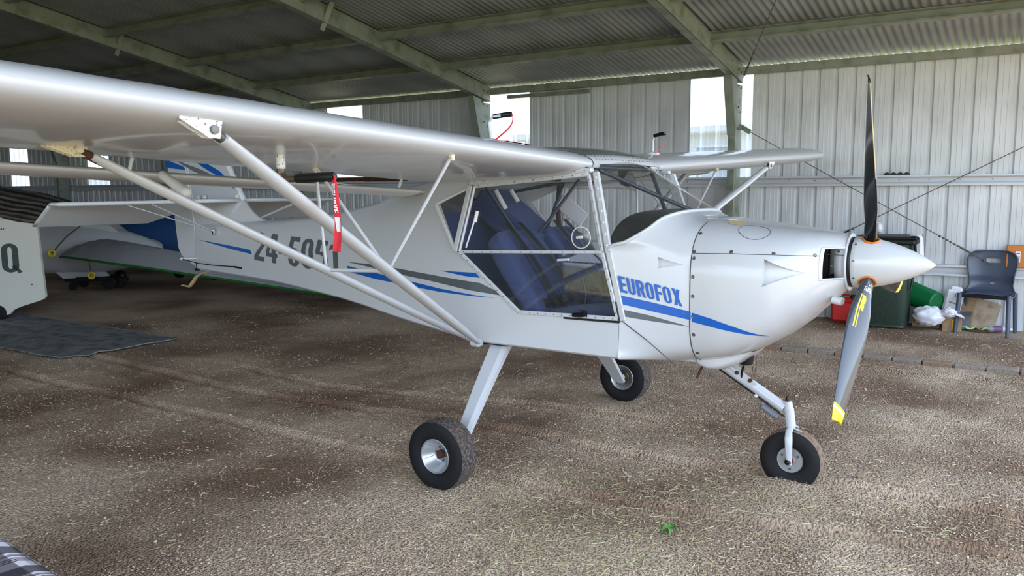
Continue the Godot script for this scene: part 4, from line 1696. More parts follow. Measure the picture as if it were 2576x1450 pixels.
		var jq := Vector3(-0.20, under_wing(-0.20, 1.62) + 0.004, 1.60)
		for q in [[jf, jt], [jr, jq], [jf, jq], [jf, jr]]:
			var js := Sh.new()
			js.tube([(q[0] as Vector3) * fl, (q[1] as Vector3) * fl], 0.0085, 10, 0.7, Vector3(1, 0, 0))
			part("jury_strut", js, M.white_paint, a)
		for q in [jt, jq]:
			var je := Sh.new()
			je.box(q * fl + Vector3(0, -0.005, 0), Vector3(0.02, 0.03, 0.02), Basis(), 0.003)
			part("jury_fitting", je, M.cream_rust, wing)
		# fuel vent stub on top
		var vx := 0.25
		var vz := 0.905
		var vy := over_wing(vx, vz) - 0.004
		var vt := Sh.new()
		vt.tube([Vector3(vx, vy, vz) * fl, Vector3(vx - 0.005, vy + 0.09, vz + 0.012) * fl, Vector3(vx + 0.01, vy + 0.118, vz + 0.005) * fl, Vector3(vx + 0.05, vy + 0.122, vz) * fl], 0.007, 8)
		vt.lathe([Vector2(-0.004, 0.045), Vector2(0.004, 0.045), Vector2(0.014, 0.030), Vector2(0.02, 0.0)], Vector3(vx, vy, vz) * fl, Vector3.UP, 20)
		part("fuel_vent", vt, M.steel, wing)
	# pitot tube under the near wing: white mast, metal elbow, pipe forward
	var near := a.get_node("wing")
	var px := 0.16
	var pz := 2.095
	var py := under_wing(px, pz)
	var pm := Sh.new()
	pm.tube([Vector3(px, py + 0.01, pz), Vector3(px, py - 0.05, pz)], 0.0165, 16)
	part("pitot_mast", pm, M.white_chipped, near)
	pm = Sh.new()
	pm.tube([Vector3(px, py - 0.045, pz), Vector3(px, py - 0.068, pz), Vector3(px + 0.012, py - 0.084, pz), Vector3(px + 0.03, py - 0.088, pz), Vector3(px + 0.20, py - 0.086, pz)], [0.0165, 0.0165, 0.0155, 0.012, 0.011], 14)
	part("pitot_elbow", pm, M.bronze, near)


func build_covers(_a: Node3D) -> void:
	# cloth sleeve and red flag on the pitot
	var px := 0.16
	var pz := 2.095
	var py := under_wing(px, pz)
	var c := thing("pitot_cover", "black sleeve with a long red flag hung on the tube under the near wing", "cover", Vector3(px + 0.14, py - 0.086, pz))
	var s := Sh.new()
	s.tube([Vector3(-0.055, 0, 0), Vector3(0.0, 0.001, 0), Vector3(0.06, 0.003, 0), Vector3(0.125, 0.004, 0), Vector3(0.135, 0.004, 0)], [0.017, 0.0175, 0.0165, 0.0165, 0.012], 14)
	part("sleeve", s, M.black, c)
	var f := Sh.new()
	var rows := []
	for k in 25:
		var t := k / 24.0
		var y := 0.008 - 0.262 * t
		var wv := 0.010 * sin(t * 7.0) * t
		var h: float = interp([[0.0, 0.014], [0.1, 0.016], [0.45, 0.020], [0.75, 0.024], [0.85, 0.029], [1.0, 0.029]], t)
		var x := 0.140 + 0.018 * t + 0.005 * sin(t * 5.0)
		var ring := PackedVector3Array()
		for j in 5:
			var u := (j - 2) / 2.0
			ring.push_back(Vector3(x + u * h * 0.92, y, 0.012 + wv + u * h * 0.22 + 0.004 * sin(u * 3.0 + t * 6.0)))
		rows.append(ring)
	f.grid(rows)
	var flag := part("flag", f, M.red, c)
	# white print on the flag: bars, the big lettering run lengthways, and a framed block
	var ink := Sh.new()
	var fz := func(x: float, y: float) -> float:
		var t := clampf((0.008 - y) / 0.262, 0.0, 1.0)
		var h: float = interp([[0.0, 0.014], [0.1, 0.016], [0.45, 0.020], [0.75, 0.024], [0.85, 0.029], [1.0, 0.029]], t)
		var u := (x - (0.140 + 0.018 * t + 0.005 * sin(t * 5.0))) / (h * 0.92)
		return 0.012 + 0.010 * sin(t * 7.0) * t + u * h * 0.22 + 0.004 * sin(u * 3.0 + t * 6.0)
	for y in [-0.02, -0.055]:
		mark(ink, pts2([[0.128, y], [0.154, y], [0.154, y - 0.003], [0.128, y - 0.003]]), fz, 0.002, 0.006)
	lettering(ink, "REMOVE", Transform2D(Vector2(0.002, -0.030), Vector2(0.022, 0.0), Vector2(0.131, -0.024)), fz, 0.002, 0.006)
	mark(ink, pts2([[0.138, -0.135], [0.166, -0.135], [0.170, -0.185], [0.142, -0.185]]), fz, 0.002, 0.006)
	part("print", ink, M.print_white, flag)
	# small covers on the two fuel vents
	for sd in [1.0, -1.0]:
		var vx := 0.25
		var vz: float = 0.905
		var vy := over_wing(vx, vz)
		var v := thing("vent_cover", "black sleeve with a red streamer on the near wing's vent, before the shed post" if sd > 0 else "black sleeve with a faded red streamer on the vent of the far wing", "cover", Vector3(vx + 0.045, vy + 0.118, sd * vz))
		var b := Sh.new()
		b.tube([Vector3(-0.035, -0.004, 0), Vector3(0.02, 0.004, -0.02 * sd), Vector3(0.05, 0.006, -0.03 * sd)], 0.012, 12)
		part("sleeve", b, M.black, v)
		var r := Sh.new()
		var rr := []
		for k in 19:
			var t := k / 18.0
			var ring := PackedVector3Array()
			var p := Vector3(0.055, 0.005, -0.03 * sd).lerp(Vector3(0.0, -0.118, 0.02), minf(t / 0.75, 1.0)) + Vector3(0.028 * sin(minf(t / 0.75, 1.0) * PI * 1.2), 0, 0)
			if t > 0.75:
				p = Vector3(0.0, -0.118 + 0.002, 0.02) + Vector3(0.02, -0.006, -0.32 * sd) * (t - 0.75)
			for j in 2:
				ring.push_back(p + Vector3(0.004, 0.002, 0.010) * (j * 2 - 1))
			rr.append(ring)
		r.grid(rr)
		part("streamer", r, M.red if sd > 0 else M.red_faded, v)
		if sd > 0:
			var l := Sh.new()
			var lr := []
			for k in 9:
				var z := vz - 0.04 - k * 0.028
				lr.append(PackedVector3Array([Vector3(0.27, over_wing(0.27, z) + 0.006 + 0.004 * (k % 2), z) - v.position, Vector3(0.315, over_wing(0.315, z) + 0.012 - 0.003 * (k % 2), z) - v.position]))
			l.grid(lr)
			part("streamer_tail", l, M.dark_red, v)


# a thin surface with rounded edges from an outline in 3D (corner list), given thickness along n
func plate(s: Sh, corners: Array, n: Vector3, t: float) -> void:
	var from := s.v.size()
	var mid := Vector3.ZERO
	for c in corners: mid += c
	mid /= corners.size()
	var rings := []
	for q in [[-0.5, 0.022], [-0.32, 0.006], [0.0, 0.0], [0.32, 0.006], [0.5, 0.022]]:
		var ring := PackedVector3Array()
		for c in corners:
			var d: Vector3 = mid - c
			ring.push_back(c + d.normalized() * q[1] + n * t * q[0])
		rings.append(ring)
	s.grid(rings, true)
	var keep := s.g
	s.g = keep + 1
	var first: PackedVector3Array = rings[0].duplicate()
	first.reverse()
	s.fan(first, mid - n * t * 0.5)
	s.g = keep + 2
	s.fan(rings[-1], mid + n * t * 0.5)
	s.g = keep
	s.outward(from)


func fine(corners: Array, per: int) -> Array:
	var o := []
	for i in corners.size():
		for k in per:
			o.append((corners[i] as Vector3).lerp(corners[(i + 1) % corners.size()], float(k) / per))
	return o


func build_tail(a: Node3D) -> void:
	# fin with its concave foot
	var s := Sh.new()
	plate(s, fine([Vector3(-3.335, 1.17, 0), Vector3(-2.95, 1.20, 0), Vector3(-2.745, 1.415, 0), Vector3(-2.905, 1.676, 0), Vector3(-3.16, 2.06, 0), Vector3(-3.25, 2.12, 0), Vector3(-3.46, 2.12, 0), Vector3(-3.43, 1.69, 0)], 4), Vector3(0, 0, 1), 0.05)
	var fin := part("tail_fin", s, M.white_fabric, a)
	s = Sh.new()
	s.g = 1
	var rows := []
	for k in 11:
		var t := k / 10.0
		# from the foot on the fuselage up to the leading edge of the fin
		var ring := PackedVector3Array()
		var top := Vector3(lerpf(-2.43, -2.745, pow(t, 0.75)), lerpf(1.245, 1.412, pow(t, 1.7)), 0.006)
		var foot := Vector3(lerpf(-2.43, -3.06, t), lerpf(1.235, 1.205, t), lerpf(0.02, 0.072, sin(PI * minf(t, 0.8) / 1.6)))
		for j in 9:
			var u := j / 8.0
			var p := foot.lerp(top, u)
			p.z = lerpf(top.z, foot.z, pow(1.0 - u, 2.2))
			ring.push_back(p)
		rows.append(ring)
	s.grid(rows)
	s.add(s.mirrored())
	part("fin_fillet", s, M.white_fabric, fin)
	# rudder
	s = Sh.new()
	plate(s, fine([Vector3(-3.352, 0.84, 0), Vector3(-3.358, 1.25, 0), Vector3(-3.44, 1.69, 0), Vector3(-3.475, 2.12, 0), Vector3(-3.72, 2.10, 0), Vector3(-3.70, 1.709, 0), Vector3(-3.64, 1.25, 0), Vector3(-3.60, 0.985, 0), Vector3(-3.56, 0.925, 0), Vector3(-3.49, 0.89, 0)], 3), Vector3(0, 0, 1), 0.045)
	var rud := part("rudder", s, M.white_fabric, a)
	s = Sh.new()
	s.tube([Vector3(-3.352, 0.83, 0), Vector3(-3.358, 1.25, 0), Vector3(-3.44, 1.69, 0), Vector3(-3.475, 2.12, 0)], 0.020, 12)
	part("rudder_post", s, M.white_paint, rud)
	s = Sh.new()
	s.tube([Vector3(-3.345, 0.93, 0.02), Vector3(-3.36, 0.93, 0.10), Vector3(-3.40, 0.93, 0.13)], 0.008, 8)
	s.ball(Vector3(-3.40, 0.93, 0.13), Vector3.ONE * 0.014, 10, 6)
	part("rudder_horn", s, M.grey_white, rud)
	s = Sh.new()
	s.tube([Vector3(-3.40, 0.93, 0.13), Vector3(-3.2, 0.905, 0.13), Vector3(-3.0, 0.897, 0.13), Vector3(-2.72, 0.90, 0.145)], 0.0035, 6)
	s.tube([Vector3(-2.72, 0.90, 0.145), Vector3(-2.62, 0.895, 0.155)], 0.007, 8)
	s.tube([Vector3(-3.345, 0.85, 0.024), Vector3(-3.35, 0.90, 0.024)], 0.012, 6)
	s.box(Vector3(-3.345, 0.838, 0.03), Vector3(0.05, 0.018, 0.02), Basis(), 0.003)
	part("rudder_cable", s, M.black, rud)
	# horizontal tail: fixed front and drooping elevator, both sides
	for sd in [1.0, -1.0]:
		var fl := Vector3(1, 1, sd)
		s = Sh.new()
		plate(s, fine([Vector3(-2.755, 1.404, 0.02) * fl, Vector3(-3.09, 1.391, 1.25) * fl, Vector3(-3.16, 1.390, 1.275) * fl, Vector3(-3.19, 1.390, 0.9) * fl, Vector3(-3.26, 1.398, 0.02) * fl], 5), Vector3.UP, 0.028)
		part("stabilizer", s, M.white_paint, a)
		s = Sh.new()
		plate(s, fine([Vector3(-3.262, 1.398, 0.05) * fl, Vector3(-3.195, 1.391, 0.9) * fl, Vector3(-3.165, 1.390, 1.27) * fl, Vector3(-3.402, 1.240, 1.272) * fl, Vector3(-3.50, 1.225, 0.60) * fl, Vector3(-3.53, 1.228, 0.32) * fl, Vector3(-3.39, 1.318, 0.11) * fl], 4), Vector3(-0.5, 0.85, 0).normalized(), 0.022)
		part("elevator", s, M.white_fabric, a)
		for q in [Vector3(-2.92, 1.378, 0.66), Vector3(-3.02, 1.376, 0.79)]:
			s = Sh.new()
			s.tube([Vector3(-3.04, 1.160, 0.088) * fl, q * fl], 0.0085, 8, 0.6, Vector3(1, 0, 0))
			part("tail_brace", s, M.white_paint, a)
		s = Sh.new()
		s.box(Vector3(-3.03, 1.155, 0.085) * fl, Vector3(0.03, 0.04, 0.02), Basis(), 0.004)
		s.ball(Vector3(-3.035, 1.165, 0.096) * fl, Vector3.ONE * 0.011, 8, 6)
		part("brace_fitting", s, M.chrome, a)
	s = Sh.new()
	for q in [Vector3(-2.80, 1.425, 0.03), Vector3(-3.17, 1.42, 0.05), Vector3(-3.25, 1.42, 0.05)]:
		s.box(q, Vector3(0.022, 0.045, 0.012), Basis(), 0.002)
		s.tube([q + Vector3(0, 0.005, -0.02), q + Vector3(0, 0.005, 0.02)], 0.006, 8)
	part("tail_fitting", s, M.grey_white, a)
	# marks on the fin
	var blue := Sh.new()
	var grey := Sh.new()
	var fz := func(_x: float, _y: float) -> float: return 0.027
	mark(blue, pts2([[-3.72, 1.74], [-3.60, 1.71], [-3.47, 1.675], [-3.43, 1.645], [-3.60, 1.66], [-3.71, 1.675]]), fz, 0.0008)
	mark(grey, pts2([[-3.66, 1.76], [-3.45, 1.70], [-3.25, 1.65], [-3.12, 1.61], [-2.95, 1.545], [-3.12, 1.57], [-3.35, 1.64]]), fz, 0.0008)
	mark(blue, pts2([[-3.32, 1.72], [-3.15, 1.69], [-3.0, 1.63], [-2.88, 1.55], [-2.82, 1.485], [-2.93, 1.545], [-3.05, 1.60], [-3.2, 1.66]]), fz, 0.0008)
	part("blue_marking", blue, M.blue, fin)
	part("grey_marking", grey, M.grey, fin)
	# bumper under the tail
	s = Sh.new()
	s.tube([Vector3(-3.22, 0.826, 0), Vector3(-3.30, 0.812, 0), Vector3(-3.40, 0.775, 0), Vector3(-3.46, 0.72, 0), Vector3(-3.50, 0.685, 0), Vector3(-3.60, 0.69, 0)], [0.012, 0.014, 0.02, 0.022, 0.022, 0.018], 10, 0.35, Vector3(0, 0, 1))
	part("tail_bumper", s, M.tan, a)


func wheel(parent: Node3D, at: Vector3, r: float, w: float, rim_r: float, sd: float, nose := false) -> void:
	var n := hold("nose_wheel" if nose else "main_wheel", parent, at)
	var ax := Vector3(0, 0, sd)
	# tyre: sidewalls with a step, crowned tread; the tread strip wears its own mud
	var t := Sh.new()
	t.g = 1
	var side := [Vector2(w * 0.30, rim_r * 0.96), Vector2(w * 0.40, rim_r * 1.02), Vector2(w * 0.47, rim_r + (r - rim_r) * 0.22), Vector2(w * 0.50, rim_r + (r - rim_r) * 0.48), Vector2(w * 0.485, rim_r + (r - rim_r) * 0.70)]
	if nose:
		side.append_array([Vector2(w * 0.474, rim_r + (r - rim_r) * 0.715), Vector2(w * 0.466, rim_r + (r - rim_r) * 0.76), Vector2(w * 0.458, rim_r + (r - rim_r) * 0.77), Vector2(w * 0.445, rim_r + (r - rim_r) * 0.82), Vector2(w * 0.432, rim_r + (r - rim_r) * 0.83)])
	side.append(Vector2(w * 0.405, rim_r + (r - rim_r) * 0.90))
	t.lathe(side, Vector3.ZERO, ax, 56)
	t.lathe(side, Vector3.ZERO, -ax, 56)
	part("tyre_wall", t, M.rubber, n)
	t = Sh.new()
	t.g = 1
	var tread := []
	for k in 13:
		var u := lerpf(-1.0, 1.0, k / 12.0)
		tread.append(Vector2(u * w * 0.412, rim_r + (r - rim_r) * (0.90 + 0.10 * sqrt(maxf(1.0 - u * u * 0.92, 0.0)) - 0.028)))
	t.lathe(tread, Vector3.ZERO, ax, 56)
	part("tyre_tread", t, M.dusty_rubber if nose else M.muddy_rubber, n)
	# rim
	var m := Sh.new()
	var rim: Material = M.rim_grey if nose else M.alloy
	if nose:
		m.lathe([Vector2(w * 0.28, rim_r * 1.0), Vector2(w * 0.34, rim_r * 1.0), Vector2(w * 0.36, rim_r * 0.97), Vector2(w * 0.34, rim_r * 0.92), Vector2(w * 0.33, rim_r * 0.40), Vector2(w * 0.36, rim_r * 0.38), Vector2(w * 0.40, rim_r * 0.32), Vector2(w * 0.40, 0.0)], Vector3.ZERO, ax, 40, true)
		m.lathe([Vector2(w * 0.28, rim_r * 1.0), Vector2(w * 0.34, rim_r * 1.0), Vector2(w * 0.33, rim_r * 0.40), Vector2(w * 0.40, 0.0)], Vector3.ZERO, -ax, 40, true)
		part("rim", m, rim, n)
		for k in 3:
			var g := TAU * k / 3.0 + 0.55
			var b := Sh.new()
			b.lathe([Vector2(0, 0.006), Vector2(0.007, 0.006), Vector2(0.007, 0.0)], Vector3(cos(g) * rim_r * 0.68, sin(g) * rim_r * 0.68, sd * w * 0.335), ax, 6, true)
			part("wheel_bolt", b, M.bolt, n)
		m = Sh.new()
		m.lathe([Vector2(w * 0.38, rim_r * 0.30), Vector2(w * 0.43, rim_r * 0.30), Vector2(w * 0.43, 0.0)], Vector3.ZERO, ax, 20, true)
		part("hub_seal", m, M.dark_red, n)
		m = Sh.new()
		m.lathe([Vector2(0, 0.016), Vector2(0.014, 0.016), Vector2(0.024, 0.010), Vector2(0.026, 0.0)], Vector3(0, 0, sd * w * 0.66), ax, 16)
		part("axle_cap", m, M.black_gloss, n)
		return
	m.g = 1
	m.lathe([Vector2(w * 0.30, rim_r * 0.99), Vector2(w * 0.43, rim_r * 1.03), Vector2(w * 0.445, rim_r * 1.02), Vector2(w * 0.44, rim_r * 0.965), Vector2(w * 0.40, rim_r * 0.93), Vector2(w * 0.05, rim_r * 0.58), Vector2(w * 0.03, rim_r * 0.50), Vector2(w * 0.03, 0.0)], Vector3.ZERO, ax, 48)
	m.lathe([Vector2(w * 0.30, rim_r * 0.99), Vector2(w * 0.43, rim_r * 1.03), Vector2(w * 0.44, rim_r * 0.965), Vector2(w * 0.22, rim_r * 0.80), Vector2(w * 0.20, 0.0)], Vector3.ZERO, -ax, 48)
	part("rim", m, rim, n)
	for k in 6:    # raised ribs on the dished rim
		var g := TAU * k / 6.0 + 0.35
		var d := Vector3(cos(g), sin(g), 0)
		m = Sh.new()
		m.tube([d * rim_r * 0.60 + ax * w * 0.07, d * rim_r * 0.92 + ax * w * 0.395], 0.0022, 6)
		part("rim_rib", m, rim, n)
		m = Sh.new()
		d = Vector3(cos(g + 0.5), sin(g + 0.5), 0)
		m.lathe([Vector2(0, 0.0055), Vector2(0.008, 0.0055), Vector2(0.008, 0.0)], d * rim_r * 0.40 + ax * w * 0.03, ax, 6, true)
		part("wheel_bolt", m, M.bolt, n)
	m = Sh.new()
	m.lathe([Vector2(w * 0.03, 0.022), Vector2(w * 0.17, 0.021), Vector2(w * 0.19, 0.017), Vector2(w * 0.19, 0.0)], Vector3.ZERO, ax, 18, true)
	part("hub", m, M.rust, n)
	m = Sh.new()     # brake drum and bracket on the inner side
	m.lathe([Vector2(w * 0.2, rim_r * 0.55), Vector2(w * 0.30, rim_r * 0.55), Vector2(w * 0.32, rim_r * 0.48), Vector2(w * 0.32, 0.0)], Vector3.ZERO, -ax, 28, true)
	m.tube([-ax * w * 0.3 + Vector3(-0.02, -0.01, 0), -ax * w * 0.38 + Vector3(-0.03, -0.05, 0)], 0.014, 10)
	part("brake", m, M.bronze, n)


func build_gear(a: Node3D) -> void:
	for sd in [1.0, -1.0]:
		var fl := Vector3(1, 1, sd)
		var s := Sh.new()
		s.g = -1
		var rows := []
		# a tapered spring leg of chamfered section
		for q in [[0.0, 0.055], [0.25, 0.050], [0.5, 0.045], [0.75, 0.038], [1.0, 0.030]]:
			var t: float = q[0]
			var c := Vector3(-0.022, 0.645, 0.455).lerp(Vector3(0.02, 0.150, 0.925), t)
			c.y += 0.012 * sin(PI * t)
			var out := Vector3(0, 0.47, 0.50).normalized()      # across the leaf
			var h: float = q[1] * 1.25
			var th := lerpf(0.022, 0.016, t)
			var ring := PackedVector3Array()
			for k in [[-1, -1], [-0.55, 1], [0.62, 1], [1, 0.35], [1, -1]]:
				ring.push_back((c + Vector3(h * k[0], 0, 0) + out * th * k[1]) * fl)
			rows.append(ring)
		s.grid(rows, true)
		part("main_leg", s, M.white_paint, a)
		s = Sh.new()
		s.box(Vector3(-0.02, 0.632, 0.472) * fl, Vector3(0.16, 0.010, 0.10), Basis(Vector3(1, 0, 0), -0.1 * sd), 0.002)
		part("leg_seal", s, M.black, a)
		s = Sh.new()
		s.box(Vector3(-0.115, 0.642, 0.555) * fl, Vector3(0.07, 0.045, 0.05), Basis(), 0.012)
		part("strut_root", s, M.white_paint, a)
		s = Sh.new()
		s.box(Vector3(0.02, 0.165, 0.93) * fl, Vector3(0.05, 0.06, 0.03), Basis(), 0.006)
		s.tube([Vector3(0.02, 0.165, 0.92) * fl, Vector3(0.02, 0.165, 1.03) * fl], 0.014, 10)
		part("axle", s, M.grey_white, a)
		wheel(a, Vector3(0.014, 0.166, 1.02) * fl, 0.180, 0.145, 0.086, sd)
	# nose leg: slanting tube, steering head, fork, damper
	var s := Sh.new()
	s.tube([Vector3(0.985, 0.612, 0.0), Vector3(1.405, 0.372, 0.0)], 0.027, 18)
	part("nose_leg", s, M.white_paint, a)
	s = Sh.new()
	s.tube([Vector3(1.03, 0.62, 0.03), Vector3(1.21, 0.50, 0.012)], 0.012, 10)
	s.prism(PackedVector2Array([Vector2(1.05, 0.615), Vector2(1.12, 0.61), Vector2(1.20, 0.53), Vector2(1.21, 0.495), Vector2(1.16, 0.51)]), Transform3D(Basis(), Vector3(0, 0, 0.012)), 0.006)
	s.prism(PackedVector2Array([Vector2(1.13, 0.545), Vector2(1.17, 0.55), Vector2(1.20, 0.52), Vector2(1.24, 0.51), Vector2(1.27, 0.48), Vector2(1.245, 0.465), Vector2(1.15, 0.51)]), Transform3D(Basis(), Vector3(0, 0, 0.022)), 0.005)
	part("leg_bracket", s, M.white_paint, a)
	s = Sh.new()
	for q in [Vector3(1.165, 0.530, 0.026), Vector3(1.235, 0.497, 0.026)]:
		s.lathe([Vector2(0, 0.011), Vector2(0.008, 0.011), Vector2(0.008, 0.0)], q, Vector3(0, 0, 1), 8, true)
	part("leg_bolt", s, M.rust, a)
	s = Sh.new()
	s.tube([Vector3(1.245, 0.50, 0.028), Vector3(1.247, 0.57, 0.02)], 0.004, 6)
	s.tube([Vector3(1.255, 0.50, 0.02), Vector3(1.262, 0.60, 0.01)], 0.0035, 6)
	part("leg_cable", s, M.bronze, a)
	s = Sh.new()     # shock cord run under the leg
	s.tube([Vector3(1.0, 0.572, 0.0), Vector3(1.2, 0.457, 0.0), Vector3(1.325, 0.386, 0.0)], 0.010, 8)
	s.tube([Vector3(1.30, 0.395, 0.01), Vector3(1.425, 0.318, 0.005)], 0.004, 6)
	part("shock_cord", s, M.black, a)
	s = Sh.new()
	s.tube([Vector3(1.268, 0.440, 0.0), Vector3(1.262, 0.410, 0.0)], 0.013, 10)
	part("cord_clip", s, M.print_white, a)
	s = Sh.new()
	var dd := Vector3(1.295, 0.372, 0.02)
	var de := Vector3(1.382, 0.322, 0.02)
	s.lathe([Vector2(0, 0.0), Vector2(0, 0.014), Vector2(0.006, 0.017), Vector2(0.085, 0.017), Vector2(0.086, 0.019), Vector2(0.098, 0.019), Vector2(0.101, 0.0)], dd, de - dd, 18, true)
	part("damper", s, M.grey, a)
	s = Sh.new()
	s.tube([de, Vector3(1.425, 0.295, 0.012)], 0.004, 8)
	s.tube([dd, Vector3(1.275, 0.385, 0.012), Vector3(1.29, 0.40, 0.01)], 0.005, 8)
	part("damper_rod", s, M.bolt, a)
	s = Sh.new()
	s.lathe([Vector2(0, 0.0), Vector2(0.0, 0.022), Vector2(0.012, 0.025), Vector2(0.10, 0.025), Vector2(0.10, 0.022), Vector2(0.135, 0.021), Vector2(0.137, 0.0)], Vector3(1.442, 0.275, 0), Vector3(-0.16, 1, 0), 20, true)
	s.tube([Vector3(1.44, 0.275, 0.005), Vector3(1.495, 0.262, 0.005)], 0.007, 8)
	part("steering_head", s, M.white_paint, a)
	s = Sh.new()
	s.lathe([Vector2(0, 0.010), Vector2(0.012, 0.010), Vector2(0.020, 0.006), Vector2(0.026, 0.0)], Vector3(1.419, 0.410, 0), Vector3(-0.16, 1, 0), 12, true)
	part("head_nut", s, M.black, a)
	s = Sh.new()
	for sd in [1.0, -1.0]:
		var path := [Vector3(1.442, 0.285, 0.012 * sd), Vector3(1.447, 0.268, 0.060 * sd), Vector3(1.450, 0.235, 0.072 * sd), Vector3(1.453, 0.18, 0.074 * sd), Vector3(1.458, 0.105, 0.074 * sd)]
		s.tube(path, [0.015, 0.017, 0.0195, 0.0175, 0.0135], 12, 0.38, Vector3(1, 0, 0))
	part("nose_fork", s, M.white_paint, a)
	s = Sh.new()
	s.tube([Vector3(1.4575, 0.117, -0.085), Vector3(1.4575, 0.117, 0.085)], 0.010, 12)
	part("nose_axle", s, M.bolt, a)
	wheel(a, Vector3(1.450, 0.117, 0), 0.158, 0.094, 0.066, 1.0, true)


